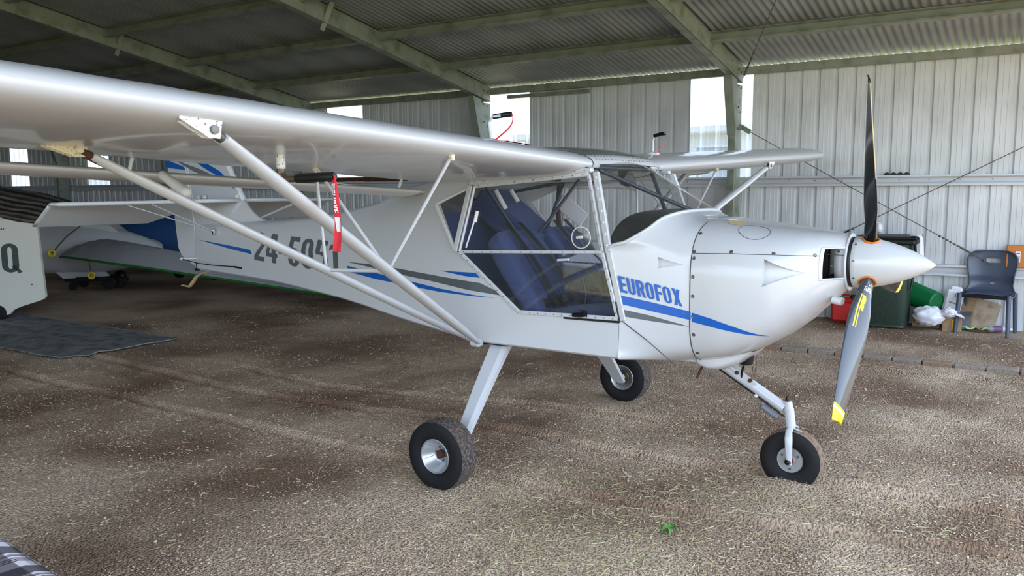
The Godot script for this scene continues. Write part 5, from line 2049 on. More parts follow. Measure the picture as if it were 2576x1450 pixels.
func build_propeller(a: Node3D) -> void:
	var p := hold("propeller", a, Vector3(1.695, 1.125, 0))
	var s := Sh.new()
	s.g = 1
	var prof := [Vector2(0.012, 0.0), Vector2(0.012, 0.112), Vector2(0.016, 0.118)]
	for k in 19:
		var t := k / 18.0
		prof.append(Vector2(0.02 + 0.34 * t, 0.1185 * pow(1.0 - pow(t, 1.75), 0.82) + 0.004 * (1.0 - t)))
	prof.append(Vector2(0.3615, 0.0))
	s.lathe(prof.slice(2), Vector3.ZERO, Vector3.RIGHT, 64)
	part("spinner", s, M.white_paint, p)
	s = Sh.new()
	s.lathe([Vector2(0.0, 0.0), Vector2(0.0, 0.118), Vector2(0.010, 0.120), Vector2(0.016, 0.117), Vector2(0.018, 0.0)], Vector3.ZERO, Vector3.RIGHT, 48, true)
	part("spinner_plate", s, M.black, p)
	for k in 9:
		var g := TAU * k / 9.0 + 0.12
		var b := Sh.new()
		b.lathe([Vector2(-0.002, 0.005), Vector2(0.0015, 0.005), Vector2(0.003, 0.0)], Vector3(0.032, sin(g) * 0.1215, cos(g) * 0.1215), Vector3(0, sin(g), cos(g)), 12, true)
		part("spinner_screw", b, M.bolt, p)
	var hub := Vector3(0.088, 0, 0)
	for k in 3:
		var al := 0.294 + TAU / 3.0 * k
		var r_dir := Vector3(0, cos(al), sin(al))
		var t_dir := Vector3(0, -sin(al), cos(al))
		var bl := hold("blade", p)
		# opening in the spinner with its orange collar
		var c := Sh.new()
		var cp := []
		for j in 25:
			var u := TAU * j / 24.0
			cp.append(hub + Vector3(0.036 * cos(u), 0, 0) + t_dir * 0.036 * sin(u) + r_dir * (sqrt(0.116 * 0.116 - pow(0.036 * sin(u), 2.0)) - 0.006 * cos(u) + 0.002))
		c.tube(cp, 0.005, 8)
		part("collar", c, M.orange_ring, bl)
		# the blade: root round, then a twisted lens that narrows to a square tip
		var tab := [[0.09, 0.030, 0.030, 0.9], [0.15, 0.032, 0.026, 0.86], [0.20, 0.038, 0.015, 0.80], [0.28, 0.056, 0.0115, 0.70], [0.38, 0.064, 0.0095, 0.60], [0.50, 0.064, 0.0080, 0.50], [0.62, 0.060, 0.0066, 0.43], [0.74, 0.052, 0.0052, 0.37], [0.82, 0.044, 0.0042, 0.34], [0.866, 0.036, 0.0034, 0.32]]
		var section := func(r: float, j: int, n: int) -> Vector3:
			var w: float = interp(tab, r, 1)
			var th: float = interp(tab, r, 2)
			var tw: float = interp(tab, r, 3)
			var u := TAU * j / n
			var cd := Vector3(sin(tw), 0, 0) + t_dir * cos(tw)
			var nd := Vector3(cos(tw), 0, 0) - t_dir * sin(tw)
			var sh := r + (0.03 * (cos(u) * 0.5 + 0.5) if r > 0.86 else 0.0) * -1.0
			return hub + r_dir * sh + cd * w * cos(u) + nd * (th * sin(u) * (1.0 - 0.35 * cos(u)) + w * 0.05 * (1.0 - cos(u) * cos(u)))
		var make := func(r0: float, r1: float, n_r: int, m: Material, called: String):
			var o := Sh.new()
			o.g = 1
			var rows := []
			for i in n_r + 1:
				var r := lerpf(r0, r1, float(i) / n_r)
				var ring := PackedVector3Array()
				for j in 28: ring.push_back(section.call(r, j, 28))
				rows.append(ring)
			o.grid(rows, true)
			o.g = 2
			var mid := Vector3.ZERO
			for q in rows[-1]: mid += q
			o.fan(rows[-1], mid / 28.0)
			part(called, o, m, bl)
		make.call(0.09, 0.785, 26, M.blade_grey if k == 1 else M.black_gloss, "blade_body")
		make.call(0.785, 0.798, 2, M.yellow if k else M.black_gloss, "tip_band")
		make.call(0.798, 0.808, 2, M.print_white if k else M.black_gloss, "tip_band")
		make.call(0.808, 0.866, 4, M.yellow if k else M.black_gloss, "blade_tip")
		if k == 0:
			var ed := Sh.new()
			var path := []
			for i in 10:
				path.append(section.call(lerpf(0.42, 0.84, i / 9.0), 0, 28))
			ed.tube(path, 0.0028, 6)
			part("edge_guard", ed, M.tan, bl)
		if k == 1:
			# printing on the face that looks at the camera side
			var place := func(x: float, y: float) -> Vector3:    # x across the chord -1..1, y the radius
				var w: float = interp(tab, y, 1)
				var th: float = interp(tab, y, 2)
				var tw: float = interp(tab, y, 3)
				var u := acos(clampf(x, -1.0, 1.0))
				var cd := Vector3(sin(tw), 0, 0) + t_dir * cos(tw)
				var nd := Vector3(cos(tw), 0, 0) - t_dir * sin(tw)
				return hub + r_dir * y + cd * w * x + nd * (th * sin(u) * (1.0 - 0.35 * x) + w * 0.05 * (1.0 - x * x)) + nd * 0.0008
			var ye := Sh.new()
			var put := func(sh: Sh, poly: PackedVector2Array):
				var y := 0.1
				while y < 0.5:
					for q in Geometry2D.intersect_polygons(poly, PackedVector2Array([Vector2(-1, y), Vector2(1, y), Vector2(1, y + 0.01), Vector2(-1, y + 0.01)])):
						var idx := Geometry2D.triangulate_polygon(q)
						for i in range(0, idx.size(), 3):
							sh.tri(place.call(q[idx[i]].x, q[idx[i]].y), place.call(q[idx[i + 1]].x, q[idx[i + 1]].y), place.call(q[idx[i + 2]].x, q[idx[i + 2]].y))
					y += 0.01
			put.call(ye, pts2([[-0.62, 0.20], [-0.50, 0.20], [-0.50, 0.39], [-0.62, 0.39]]))
			put.call(ye, pts2([[-0.40, 0.24], [-0.32, 0.24], [-0.32, 0.39], [-0.40, 0.39]]))
			put.call(ye, pts2([[-0.40, 0.205], [-0.05, 0.205], [0.10, 0.225], [0.05, 0.25], [-0.10, 0.25], [0.02, 0.262], [-0.02, 0.29], [-0.22, 0.29], [-0.40, 0.265]]))
			part("blade_emblem", ye, M.yellow, bl)
			var wh := Sh.new()
			var x0 := -0.55
			for ch in "FLASH":
				for g in glyph(ch):
					var q := PackedVector2Array()
					for v in g: q.push_back(Vector2(0.0 + x0 + v.x * 0.42, 0.182 - v.y * 0.022))
					put.call(wh, q)
				x0 += advance(ch) * 0.42
			put.call(wh, pts2([[-0.30, 0.138], [0.30, 0.138], [0.30, 0.142], [-0.30, 0.142]]))
			put.call(wh, pts2([[-0.20, 0.147], [0.30, 0.147], [0.30, 0.150], [-0.20, 0.150]]))
			part("blade_lettering", wh, M.print_white, bl)


func shed_point(s: float, y: float, n: float) -> Vector3:
	return Basis(Vector3.UP, YAW) * Vector3(s, y, n)


func shed_thing(called: String, label: String, category: String, s: float, y: float, n: float, turn := 0.0, group := "") -> Node3D:
	return thing(called, label, category, shed_point(s, y, n), YAW + turn, group)


func build_clutter() -> void:
	var card := mat("cardboard", Color(0.70, 0.58, 0.45), 0.85)
	grain(card, noise_tex(0.02, [[0.0, Color(0.82, 0.8, 0.76)], [1.0, Color(1, 1, 1)]], 61), 3.0)
	var pale_card := mat("pale_cardboard", Color(0.74, 0.66, 0.56), 0.85)
	grain(pale_card, noise_tex(0.012, [[0.0, Color(0.78, 0.76, 0.72)], [0.6, Color(1, 1, 1)], [1.0, Color(1, 1, 1)]], 62), 2.0)
	mat("bin_green", Color(0.16, 0.23, 0.18), 0.5)
	grain(M.bin_green, noise_tex(0.03, [[0.0, Color(0.7, 0.7, 0.7)], [0.6, Color(1, 1, 1)], [1.0, Color(1.0, 1.0, 1.0)]], 63), 3.0)
	mat("bin_dark", Color(0.075, 0.11, 0.085), 0.5)
	mat("bucket_green", Color(0.04, 0.42, 0.22), 0.35)
	mat("can_red", Color(0.78, 0.12, 0.09), 0.45)
	var film := mat("plastic_film", Color(0.93, 0.93, 0.95), 0.3)
	film.backlight_enabled = true
	film.backlight = Color(0.3, 0.3, 0.3)
	mat("towel", Color(0.90, 0.90, 0.93), 0.95)
	mat("sack_white", Color(0.90, 0.90, 0.91), 0.7)
	mat("chair_grey", Color(0.30, 0.335, 0.40), 0.32)
	mat("board_orange", Color(0.80, 0.47, 0.13), 0.5)
	mat("label_yellow", Color(0.95, 0.74, 0.10), 0.6)
	mat("wood", Color(0.45, 0.28, 0.15), 0.8)
	grain(M.wood, noise_tex(0.02, [[0.0, Color(0.6, 0.55, 0.5)], [1.0, Color(1, 1, 1)]], 64), 3.0)
	var brick := mat("brick", Color(0.60, 0.55, 0.50), 0.9)
	grain(brick, noise_tex(0.03, [[0.0, Color(0.7, 0.68, 0.66)], [0.5, Color(0.95, 0.94, 0.93)], [1.0, Color(1, 1, 1)]], 65), 4.0)
	var brick_w := mat("brick_warm", Color(0.60, 0.50, 0.42), 0.9)
	brick_w.albedo_texture = brick.albedo_texture
	brick_w.uv1_triplanar = true
	brick_w.uv1_scale = Vector3.ONE * 4.0

	# --- brick edging sunk in the dirt
	var ed := shed_thing("brick_edging", "row of half-sunk grey bricks laid end to end in front of the back wall", "edging", 0.0, 0.0, -3.37)
	for k in 15:
		var b := Sh.new()
		b.box(Vector3.ZERO, Vector3(0.222, 0.07, 0.108), Basis(), 0.007)
		var o := part("brick", b, brick if k % 3 else brick_w, ed)
		o.position = Vector3(-0.28 + k * 0.2315, 0.006 + rng.randf_range(-0.004, 0.004), rng.randf_range(-0.006, 0.006) + 0.004 * k - 0.02)
		o.rotation = Vector3(rng.randf_range(-0.03, 0.03), rng.randf_range(-0.03, 0.03), rng.randf_range(-0.02, 0.02))

	# --- wheeled rubbish bin
	var bin := shed_thing("wheelie_bin", "dark green wheeled rubbish bin behind the propeller, towel over its lid", "bin", 1.12, 0.0, -5.27)
	var s := Sh.new()
	var rows := []
	s.g = 1
	for q in [[0.02, 0.215, 0.20], [0.05, 0.222, 0.21], [0.5, 0.235, 0.235], [0.80, 0.245, 0.25], [0.90, 0.25, 0.255]]:
		var ring := PackedVector3Array()
		for k in 32:
			var u := TAU * k / 32.0
			ring.push_back(Vector3(signf(cos(u)) * pow(absf(cos(u)), 0.35) * q[1], q[0], signf(sin(u)) * pow(absf(sin(u)), 0.35) * q[2]))
		rows.append(ring)
	s.grid(rows, true)
	s.fan(rows[0], Vector3(0, 0.02, 0))
	part("body", s, M.bin_green, bin)
	s = Sh.new()
	s.box(Vector3(0.0, 0.915, 0), Vector3(0.56, 0.05, 0.56), Basis(), 0.012)
	s.box(Vector3(0.01, 0.955, 0), Vector3(0.58, 0.03, 0.55), Basis(), 0.012)
	part("lid", s, M.bin_dark, bin)
	s = Sh.new()
	s.tube([Vector3(0.27, 0.90, 0.16), Vector3(0.285, 0.70, 0.16), Vector3(0.255, 0.42, 0.18)], 0.013, 8)
	s.tube([Vector3(0.265, 0.89, -0.16), Vector3(0.265, 0.89, 0.18)], 0.012, 8)
	part("handle", s, M.bin_dark, bin)
	s = Sh.new()
	for z in [-0.2, 0.2]:
		s.lathe([Vector2(0, 0.0), Vector2(0, 0.09), Vector2(0.05, 0.09), Vector2(0.05, 0.0)], Vector3(-0.2, 0.09, z - 0.02), Vector3(0, 0, 1), 20, true)
	part("bin_wheel", s, M.rubber, bin)
	var tw := shed_thing("towel", "white towel hanging over the right edge of the green bin lid", "towel", 1.40, 0.99, -5.13)
	s = Sh.new()
	rows = []
	for k in 15:
		var t := k / 14.0
		var p := Vector3(lerpf(-0.06, 0.045, minf(t * 4.0, 1.0)), 0.0 if t < 0.2 else -0.34 * (t - 0.2) / 0.8, 0)
		p.x += 0.03 * maxf(t - 0.2, 0.0)
		var ring := PackedVector3Array()
		for j in 17:
			var u := j / 16.0
			ring.push_back(p + Vector3(0.010 * sin(u * 17.0) * t, -0.01 * u, lerpf(-0.12, 0.10, u)))
		rows.append(ring)
	s.grid(rows)
	part("cloth", s, M.towel, tw)
	var cr_bag := shed_thing("crumpled_bag", "small crumpled white bag lying on the green bin lid behind the blade", "bag", 1.02, 0.972, -5.25)
	s = Sh.new()
	lump(s, Vector3(0, 0.075, 0), Vector3(0.06, 0.10, 0.06), 5, 0.25)
	part("film", s, M.plastic_film, cr_bag)

	# --- red fuel can, left of the bin
	var can := shed_thing("fuel_can", "red plastic fuel can on the dirt to the left of the green bin", "fuel can", 0.70, 0.0, -5.28)
	s = Sh.new()
	s.box(Vector3(0, 0.13, 0), Vector3(0.25, 0.24, 0.16), Basis(), 0.03)
	s.box(Vector3(0, 0.255, 0), Vector3(0.20, 0.04, 0.12), Basis(), 0.015)
	part("body", s, M.can_red, can)
	s = Sh.new()
	s.tube([Vector3(-0.07, 0.26, 0), Vector3(-0.06, 0.31, 0), Vector3(0.05, 0.31, 0), Vector3(0.06, 0.26, 0)], 0.012, 8)
	part("handle", s, M.can_red, can)
	s = Sh.new()
	s.lathe([Vector2(0, 0.025), Vector2(0.04, 0.025), Vector2(0.04, 0.0)], Vector3(0.09, 0.27, 0), Vector3.UP, 16, true)
	part("cap", s, M.black, can)

	# --- green drum tipped on its side on a box
	var base := shed_thing("low_carton", "small brown carton under the tipped green bucket, mostly hidden", "carton", 1.50, 0.0, -5.47)
	s = Sh.new()
	s.box(Vector3(0, 0.09, 0), Vector3(0.26, 0.18, 0.18), Basis(), 0.003)
	part("box", s, card, base)
	var bu := shed_thing("green_bucket", "green plastic bucket tipped on its side behind the white plastic bag", "bucket", 1.49, 0.305, -5.40)
	s = Sh.new()
	var ax := Vector3(0.80, -0.16, 0.55).normalized()
	s.lathe([Vector2(-0.20, 0.125), Vector2(-0.19, 0.133), Vector2(-0.17, 0.128), Vector2(0.12, 0.104), Vector2(0.135, 0.100), Vector2(0.138, 0.090)], Vector3(0, 0, 0), ax, 36)
	part("bucket_wall", s, M.bucket_green, bu)
	s = Sh.new()
	s.lathe([Vector2(0.132, 0.093), Vector2(0.130, 0.0)], Vector3(0, 0, 0), ax, 36)
	part("bucket_base", s, M.bucket_green, bu)

	# --- bags and boxes
	var bag := shed_thing("plastic_bag", "large knotted white plastic bag on the dirt beside the green bin", "bag", 1.60, 0.0, -5.20)
	s = Sh.new()
	lump(s, Vector3(-0.055, 0.15, 0), Vector3(0.235, 0.165, 0.16), 3, 0.22)
	lump(s, Vector3(0.13, 0.20, 0.02), Vector3(0.15, 0.10, 0.11), 8, 0.30)
	part("film", s, M.plastic_film, bag)
	s = Sh.new()
	rows = []
	for k in 7:
		var t := k / 6.0
		var ring := PackedVector3Array()
		for j in 9:
			var u := (j - 4) / 4.0
			ring.push_back(Vector3(0.185 + 0.085 * t, 0.205 - 0.05 * t + 0.012 * sin(j * 2.1 + t * 3.0), 0.04 + u * (0.022 + 0.03 * t)))
		rows.append(ring)
	s.grid(rows)
	part("bag_tail", s, M.plastic_film, bag)
	var sack := shed_thing("paper_sack", "upright white paper sack with dark print leaning behind the plastic bag", "sack", 1.73, 0.0, -5.43)
	s = Sh.new()
	var lean := Basis(Vector3(0, 0, 1), -0.18)
	s.box(Vector3(0.0, 0.22, 0), Vector3(0.17, 0.38, 0.09), lean, 0.022)
	s.box(Vector3(0.035, 0.415, 0), Vector3(0.12, 0.06, 0.05), lean, 0.02)
	part("sack_body", s, M.sack_white, sack)
	s = Sh.new()
	for k in 7:
		s.box(Vector3(-0.018 + k * 0.012, 0.285 - k * 0.0035, 0.0465), Vector3(0.008, 0.014 if k % 2 else 0.011, 0.001), Basis(Vector3(0, 0, 1), -0.25))
	for k in 3:
		s.box(Vector3(0.035, 0.37 - k * 0.014, 0.0465), Vector3(0.022, 0.004, 0.001), Basis(Vector3(0, 0, 1), 1.2))
	part("print", s, M.dark_grey, sack)
	var cb := shed_thing("cardboard_box", "small cardboard box with a yellow label in front of the white sack", "box", 1.755, 0.0, -5.28)
	s = Sh.new()
	s.box(Vector3(0, 0.072, 0), Vector3(0.175, 0.145, 0.12), Basis(Vector3.UP, 0.05), 0.003)
	part("carton", s, card, cb)
	s = Sh.new()
	s.box(Vector3(0.018, 0.072, 0.0605), Vector3(0.036, 0.10, 0.002), Basis(Vector3.UP, 0.05))
	part("label", s, M.label_yellow, cb)
	s = Sh.new()
	for q in [[0.02, 0.105, 0.022, 0.005], [0.02, 0.085, 0.006, 0.022], [0.02, 0.055, 0.020, 0.004], [0.027, 0.045, 0.004, 0.018], [0.02, 0.036, 0.018, 0.004]]:
		s.box(Vector3(q[0], q[1], 0.0617), Vector3(q[2], q[3], 0.001), Basis(Vector3.UP, 0.05))
	part("print", s, M.rust, cb)
	var sl := shed_thing("grey_offcut", "grey plastic offcut lying on the cardboard box under the wall", "offcut", 1.86, 0.16, -5.40)
	s = Sh.new()
	s.box(Vector3.ZERO, Vector3(0.12, 0.012, 0.14), Basis(Vector3(0, 0, 1), 0.12) * Basis(Vector3.RIGHT, 0.25), 0.002)
	s.box(Vector3(0, -0.08, -0.03), Vector3(0.10, 0.155, 0.06), Basis(), 0.004)
	part("sheet", s, M.grey, sl)
	var fl := shed_thing("cardboard_flap", "narrow brown cardboard piece leaning on the wall left of the chair", "cardboard", 1.875, 0.0, -5.50)
	s = Sh.new()
	s.box(Vector3(0, 0.20, 0), Vector3(0.12, 0.39, 0.006), Basis(Vector3.RIGHT, -0.14) * Basis(Vector3(0, 0, 1), -0.12), 0.001)
	part("sheet", s, card, fl)
	var sh2 := shed_thing("cardboard_sheet", "pale cardboard sheet leaning on the wall behind the grey chair", "cardboard", 2.04, 0.0, -5.50)
	s = Sh.new()
	s.prism(PackedVector2Array([Vector2(-0.15, 0.01), Vector2(0.08, 0.02), Vector2(0.135, 0.26), Vector2(0.10, 0.285), Vector2(-0.13, 0.33), Vector2(-0.155, 0.15)]), Transform3D(Basis(Vector3.RIGHT, -0.16), Vector3.ZERO), 0.006)
	part("sheet", s, pale_card, sh2)
	var st := shed_thing("wood_offcut", "short brown wooden offcut on the dirt under the chair", "wood", 2.02, 0.008, -5.36, 0.15)
	s = Sh.new()
	s.box(Vector3.ZERO, Vector3(0.26, 0.02, 0.035), Basis(), 0.003)
	part("offcut", s, M.wood, st)
	var bt := shed_thing("water_bottle", "clear plastic bottle with a purple label lying under the grey chair", "bottle", 2.17, 0.036, -5.40, 0.35)
	s = Sh.new()
	var pet := mat("clear_plastic", Color(0.92, 0.95, 0.97, 0.25), 0.08)
	pet.transparency = BaseMaterial3D.TRANSPARENCY_ALPHA
	s.lathe([Vector2(-0.10, 0.0), Vector2(-0.10, 0.028), Vector2(-0.09, 0.033), Vector2(0.04, 0.033), Vector2(0.075, 0.022), Vector2(0.09, 0.013), Vector2(0.105, 0.012)], Vector3.ZERO, Vector3.RIGHT, 20)
	part("bottle_body", s, pet, bt)
	s = Sh.new()
	s.lathe([Vector2(-0.055, 0.0338), Vector2(0.025, 0.0338)], Vector3.ZERO, Vector3.RIGHT, 20)
	part("label", s, mat("label_purple", Color(0.45, 0.33, 0.47), 0.5), bt)
	s = Sh.new()
	s.lathe([Vector2(0.10, 0.014), Vector2(0.118, 0.014), Vector2(0.118, 0.0)], Vector3.ZERO, Vector3.RIGHT, 14, true)
	part("cap", s, M.print_white, bt)
	var sp := shed_thing("green_strap", "pale green strap trailing on the dirt by the left chair leg", "strap", 1.95, 0.006, -5.40)
	s = Sh.new()
	var path := []
	for k in 14: path.append(Vector3(-0.11 + k * 0.02, 0.02 + 0.014 * sin(k * 1.3), 0.02 * sin(k * 0.8)))
	s.tube(path, 0.012, 8, 0.25)
	part("strap", s, mat("strap_green", Color(0.72, 0.86, 0.62), 0.6), sp)

	# --- grey moulded chair
	var ch := shed_thing("plastic_chair", "grey moulded plastic chair with a handle slot, against the back wall", "chair", 2.055, 0.0, -5.365, -0.16)
	s = Sh.new()
	s.g = 1
	# a shell: seat that turns up into the back, with a slot left open near the top
	rows = []
	for k in 27:
		var t := k / 26.0
		var y := 0.0
		var z := 0.0
		if t < 0.38:
			z = lerpf(0.19, -0.10, t / 0.38)
			y = 0.425 - 0.018 * sin(PI * t / 0.38)
		else:
			var u := (t - 0.38) / 0.62
			z = -0.10 - 0.03 * u - 0.02 * sin(PI * minf(u * 3.0, 1.0))
			y = 0.425 + 0.40 * u
		var w: float = interp([[0.0, 0.235], [0.34, 0.225], [0.45, 0.195], [0.6, 0.20], [0.8, 0.225], [0.9, 0.222], [0.97, 0.19], [1.0, 0.14]], t)
		var ring := PackedVector3Array()
		for j in 21:
			var u := (j - 10) / 10.0
			var curl := pow(absf(u), 3.0)
			var p := Vector3(u * w, y, z)
			if t < 0.38: p.y += -0.025 * curl * (1.0 if t < 0.3 else 0.3)
			else: p.z += 0.045 * curl - 0.02
			if t < 0.06: p.y -= 0.02 * (0.06 - t) / 0.06
			ring.push_back(p)
		rows.append(ring)
	for i in rows.size() - 1:
		for j in 20:
			if (i == 21 or i == 22) and j >= 7 and j <= 12: continue
			if i == 12 and j >= 9 and j <= 10: continue
			s.quad(rows[i][j], rows[i][j + 1], rows[i + 1][j + 1], rows[i + 1][j])
	var thick := Sh.new()
	thick.add(s)
	for i in thick.v.size(): thick.v[i] += Vector3(0, -0.006, -0.007)
	s.add(thick)
	part("seat_shell", s, M.chair_grey, ch)
	s = Sh.new()
	var rim := []
	for i in rows.size(): rim.append(rows[i][0] + Vector3(0, -0.003, -0.003))
	for j in range(1, 20): rim.append(rows[-1][j] + Vector3(0, -0.003, -0.003))
	for i in range(rows.size() - 1, -1, -1): rim.append(rows[i][20] + Vector3(0, -0.003, -0.003))
	s.tube(rim, 0.008, 8)
	part("shell_rim", s, M.chair_grey, ch)
	for sx in [-1.0, 1.0]:
		for q in [[0.185, 0.215], [-0.11, -0.145]]:
			s = Sh.new()
			s.tube([Vector3(sx * 0.218, 0.405, q[0]), Vector3(sx * 0.225, 0.20, lerpf(q[0], q[1], 0.5)), Vector3(sx * 0.232, 0.0, q[1])], [0.023, 0.021, 0.018], 12)
			part("leg", s, M.chair_grey, ch)
		s = Sh.new()
		s.box(Vector3(sx * 0.212, 0.385, 0.03), Vector3(0.02, 0.045, 0.30), Basis(), 0.005)
		part("side_rail", s, M.black_plastic, ch)
	s = Sh.new()
	s.box(Vector3(0, 0.382, 0.17), Vector3(0.40, 0.04, 0.02), Basis(), 0.005)
	part("front_rail", s, M.black_plastic, ch)

	# --- orange board with a sticker, on the wall rail
	var ob := shed_thing("orange_board", "orange board with a white sticker standing on the lower wall rail", "board", 2.345, 0.655, -5.49)
	s = Sh.new()
	s.box(Vector3(0.02, 0.118, 0), Vector3(0.36, 0.232, 0.022), Basis(Vector3.RIGHT, -0.06), 0.008)
	part("board", s, M.board_orange, ob)
	s = Sh.new()
	s.box(Vector3(-0.055, 0.115, 0.0125), Vector3(0.042, 0.112, 0.001), Basis(Vector3.RIGHT, -0.06))
	part("sticker", s, M.print_white, ob)
	s = Sh.new()
	s.box(Vector3(-0.055, 0.148, 0.0125), Vector3(0.030, 0.010, 0.0012), Basis(Vector3.RIGHT, -0.06))
	for k in 5: s.box(Vector3(-0.067 + k * 0.006, 0.105, 0.0138), Vector3(0.002 if k % 2 else 0.0035, 0.03, 0.0008), Basis(Vector3.RIGHT, -0.06))
	part("print", s, M.dark_grey, ob)
	var fs := shed_thing("foam_strip", "short black scalloped foam strip on top of the middle wall rail", "foam strip", 1.13, 1.603, -5.555)
	s = Sh.new()
	var sc := PackedVector2Array([Vector2(-0.13, 0)])
	for k in 25: sc.push_back(Vector2(-0.13 + k * 0.26 / 24.0, 0.006 + 0.022 * pow(absf(sin(PI * k / 6.0)), 0.8)))
	sc.push_back(Vector2(0.13, 0))
	s.prism(sc, Transform3D(), 0.03)
	part("foam", s, M.black, fs)
	var tp := shed_thing("timber_plank", "long brown timber plank resting on the wall rail beyond the tail", "plank", -7.45, 1.603, -5.56)
	s = Sh.new()
	s.box(Vector3(0, 0.035, 0.02), Vector3(3.6, 0.07, 0.045), Basis(), 0.004)
	part("plank", s, M.wood, tp)

	# --- rod braces crossed on the wall, and one to the roof
	for q in [[Vector3(-0.50, 2.16, -5.38), Vector3(2.10, 0.66, -5.50), "steel rod brace running down from the shed post to behind the chair", [0.80, 0.96]], [Vector3(0.55, 0.93, -5.50), Vector3(3.0, 2.25, -5.40), "steel rod brace rising to the right across the back wall", [0.0, 0.07]], [Vector3(-0.50, 2.72, -5.34), Vector3(1.35, 3.75, -1.4), "steel rod brace running up from the shed post under the roof", [0.02, 0.16]]]:
		var w := shed_thing("rod_brace", q[2], "brace", 0, 0, 0, 0.0, "thin rod braces of the shed")
		s = Sh.new()
		s.tube([q[0], q[1]], 0.0042, 6)
		part("rod", s, M.wire, w)
		s = Sh.new()
		var a: Vector3 = (q[0] as Vector3).lerp(q[1], q[3][0])
		var b: Vector3 = (q[0] as Vector3).lerp(q[1], q[3][1])
		for k in 2:
			var off := Vector3(0, 0.008, 0.004) * (k * 2 - 1)
			s.tube([a.lerp(b, 0.45) + off, a.lerp(b, 0.8) + off], 0.004, 6)
		for k in 5:
			var c := a.lerp(b, 0.08 + k * 0.085)
			s.ball(c, Vector3(0.014, 0.010, 0.008), 8, 6)
		s.ball(b, Vector3.ONE * 0.013, 8, 6)
		s.ball(a, Vector3.ONE * 0.013, 8, 6)
		part("turnbuckle", s, M.bolt, w)
	var tabs := shed_thing("brace_tab", "flat steel tab bolted to the shed post where the rod brace starts", "bracket", -0.50, 2.16, -5.38)
	s = Sh.new()
	s.box(Vector3(0.02, -0.01, 0.0), Vector3(0.16, 0.055, 0.006), Basis(Vector3(0, 0, 1), -0.55), 0.001)
	part("tab", s, M.frame_steel, tabs)

	# --- white building seen through the clear sheets, and a pale fence
	mat("out_white", Color(0.88, 0.89, 0.89), 0.6)
	mat("out_grey", Color(0.62, 0.66, 0.70), 0.4)
	var bd := shed_thing("white_building", "low white building outside, seen through the clear wall sheet", "building", -2.9, 0.0, -11.2)
	s = Sh.new()
	s.box(Vector3(0, 1.2, 0), Vector3(7.0, 2.5, 2.0))
	part("wall", s, M.out_white, bd)
	s = Sh.new()
	s.box(Vector3(0, 2.50, 0.12), Vector3(7.3, 0.16, 2.3), Basis(), 0.03)
	part("gutter", s, M.out_white, bd)
	s = Sh.new()
	for q in [Vector2(-0.36, 0.0), Vector2(0.36, 0.0)]:
		s.box(Vector3(0.45 + q.x, 1.85, 1.02), Vector3(0.05, 0.72, 0.05), Basis(), 0.005)
	for y in [1.49, 2.21]:
		s.box(Vector3(0.45, y, 1.02), Vector3(0.77, 0.05, 0.05), Basis(), 0.005)
	part("window_frame", s, M.out_white, bd)
	s = Sh.new()
	s.box(Vector3(0.45, 1.85, 1.005), Vector3(0.70, 0.70, 0.012))
	part("window_pane", s, M.out_grey, bd)
	var fe := shed_thing("pale_fence", "pale corrugated fence outside, seen through the far clear sheets", "fence", -16.0, 0.0, -8.4)
	s = Sh.new()
	for side in 2:
		rows = []
		for k in 221:
			var x := -5.5 + k * 0.05
			var z := 0.06 * cos(TAU * x / 0.4) - 0.02 * side
			rows.append(PackedVector3Array([Vector3(x, 0, z), Vector3(x, 1.88, z)]))
		s.grid(rows)
	part("fence_sheet", s, M.out_white, fe)


# a crumpled closed lump
func lump(s: Sh, at: Vector3, r: Vector3, seed_: int, rough: float) -> void:
	var n := FastNoiseLite.new()
	n.seed = seed_
	n.frequency = 1.3
	n.fractal_octaves = 3
	n.noise_type = FastNoiseLite.TYPE_CELLULAR
	n.cellular_return_type = FastNoiseLite.RETURN_DISTANCE2_SUB
	var from := s.v.size()
	var rows := []
	for i in 25:
		var b := PI * i / 24.0
		var ring := PackedVector3Array()
		for k in 40:
			var u := TAU * k / 40.0
			var d := Vector3(sin(b) * cos(u), cos(b), sin(b) * sin(u))
			var f := 1.0 - rough * 0.6 + rough * n.get_noise_3dv(d * 1.1 + Vector3.ONE * seed_) * 1.4
			var p := d * r * f
			p.y = maxf(p.y, -r.y * 0.93)
			ring.push_back(at + p)
		rows.append(ring)
	s.grid(rows, true)
	s.outward(from)


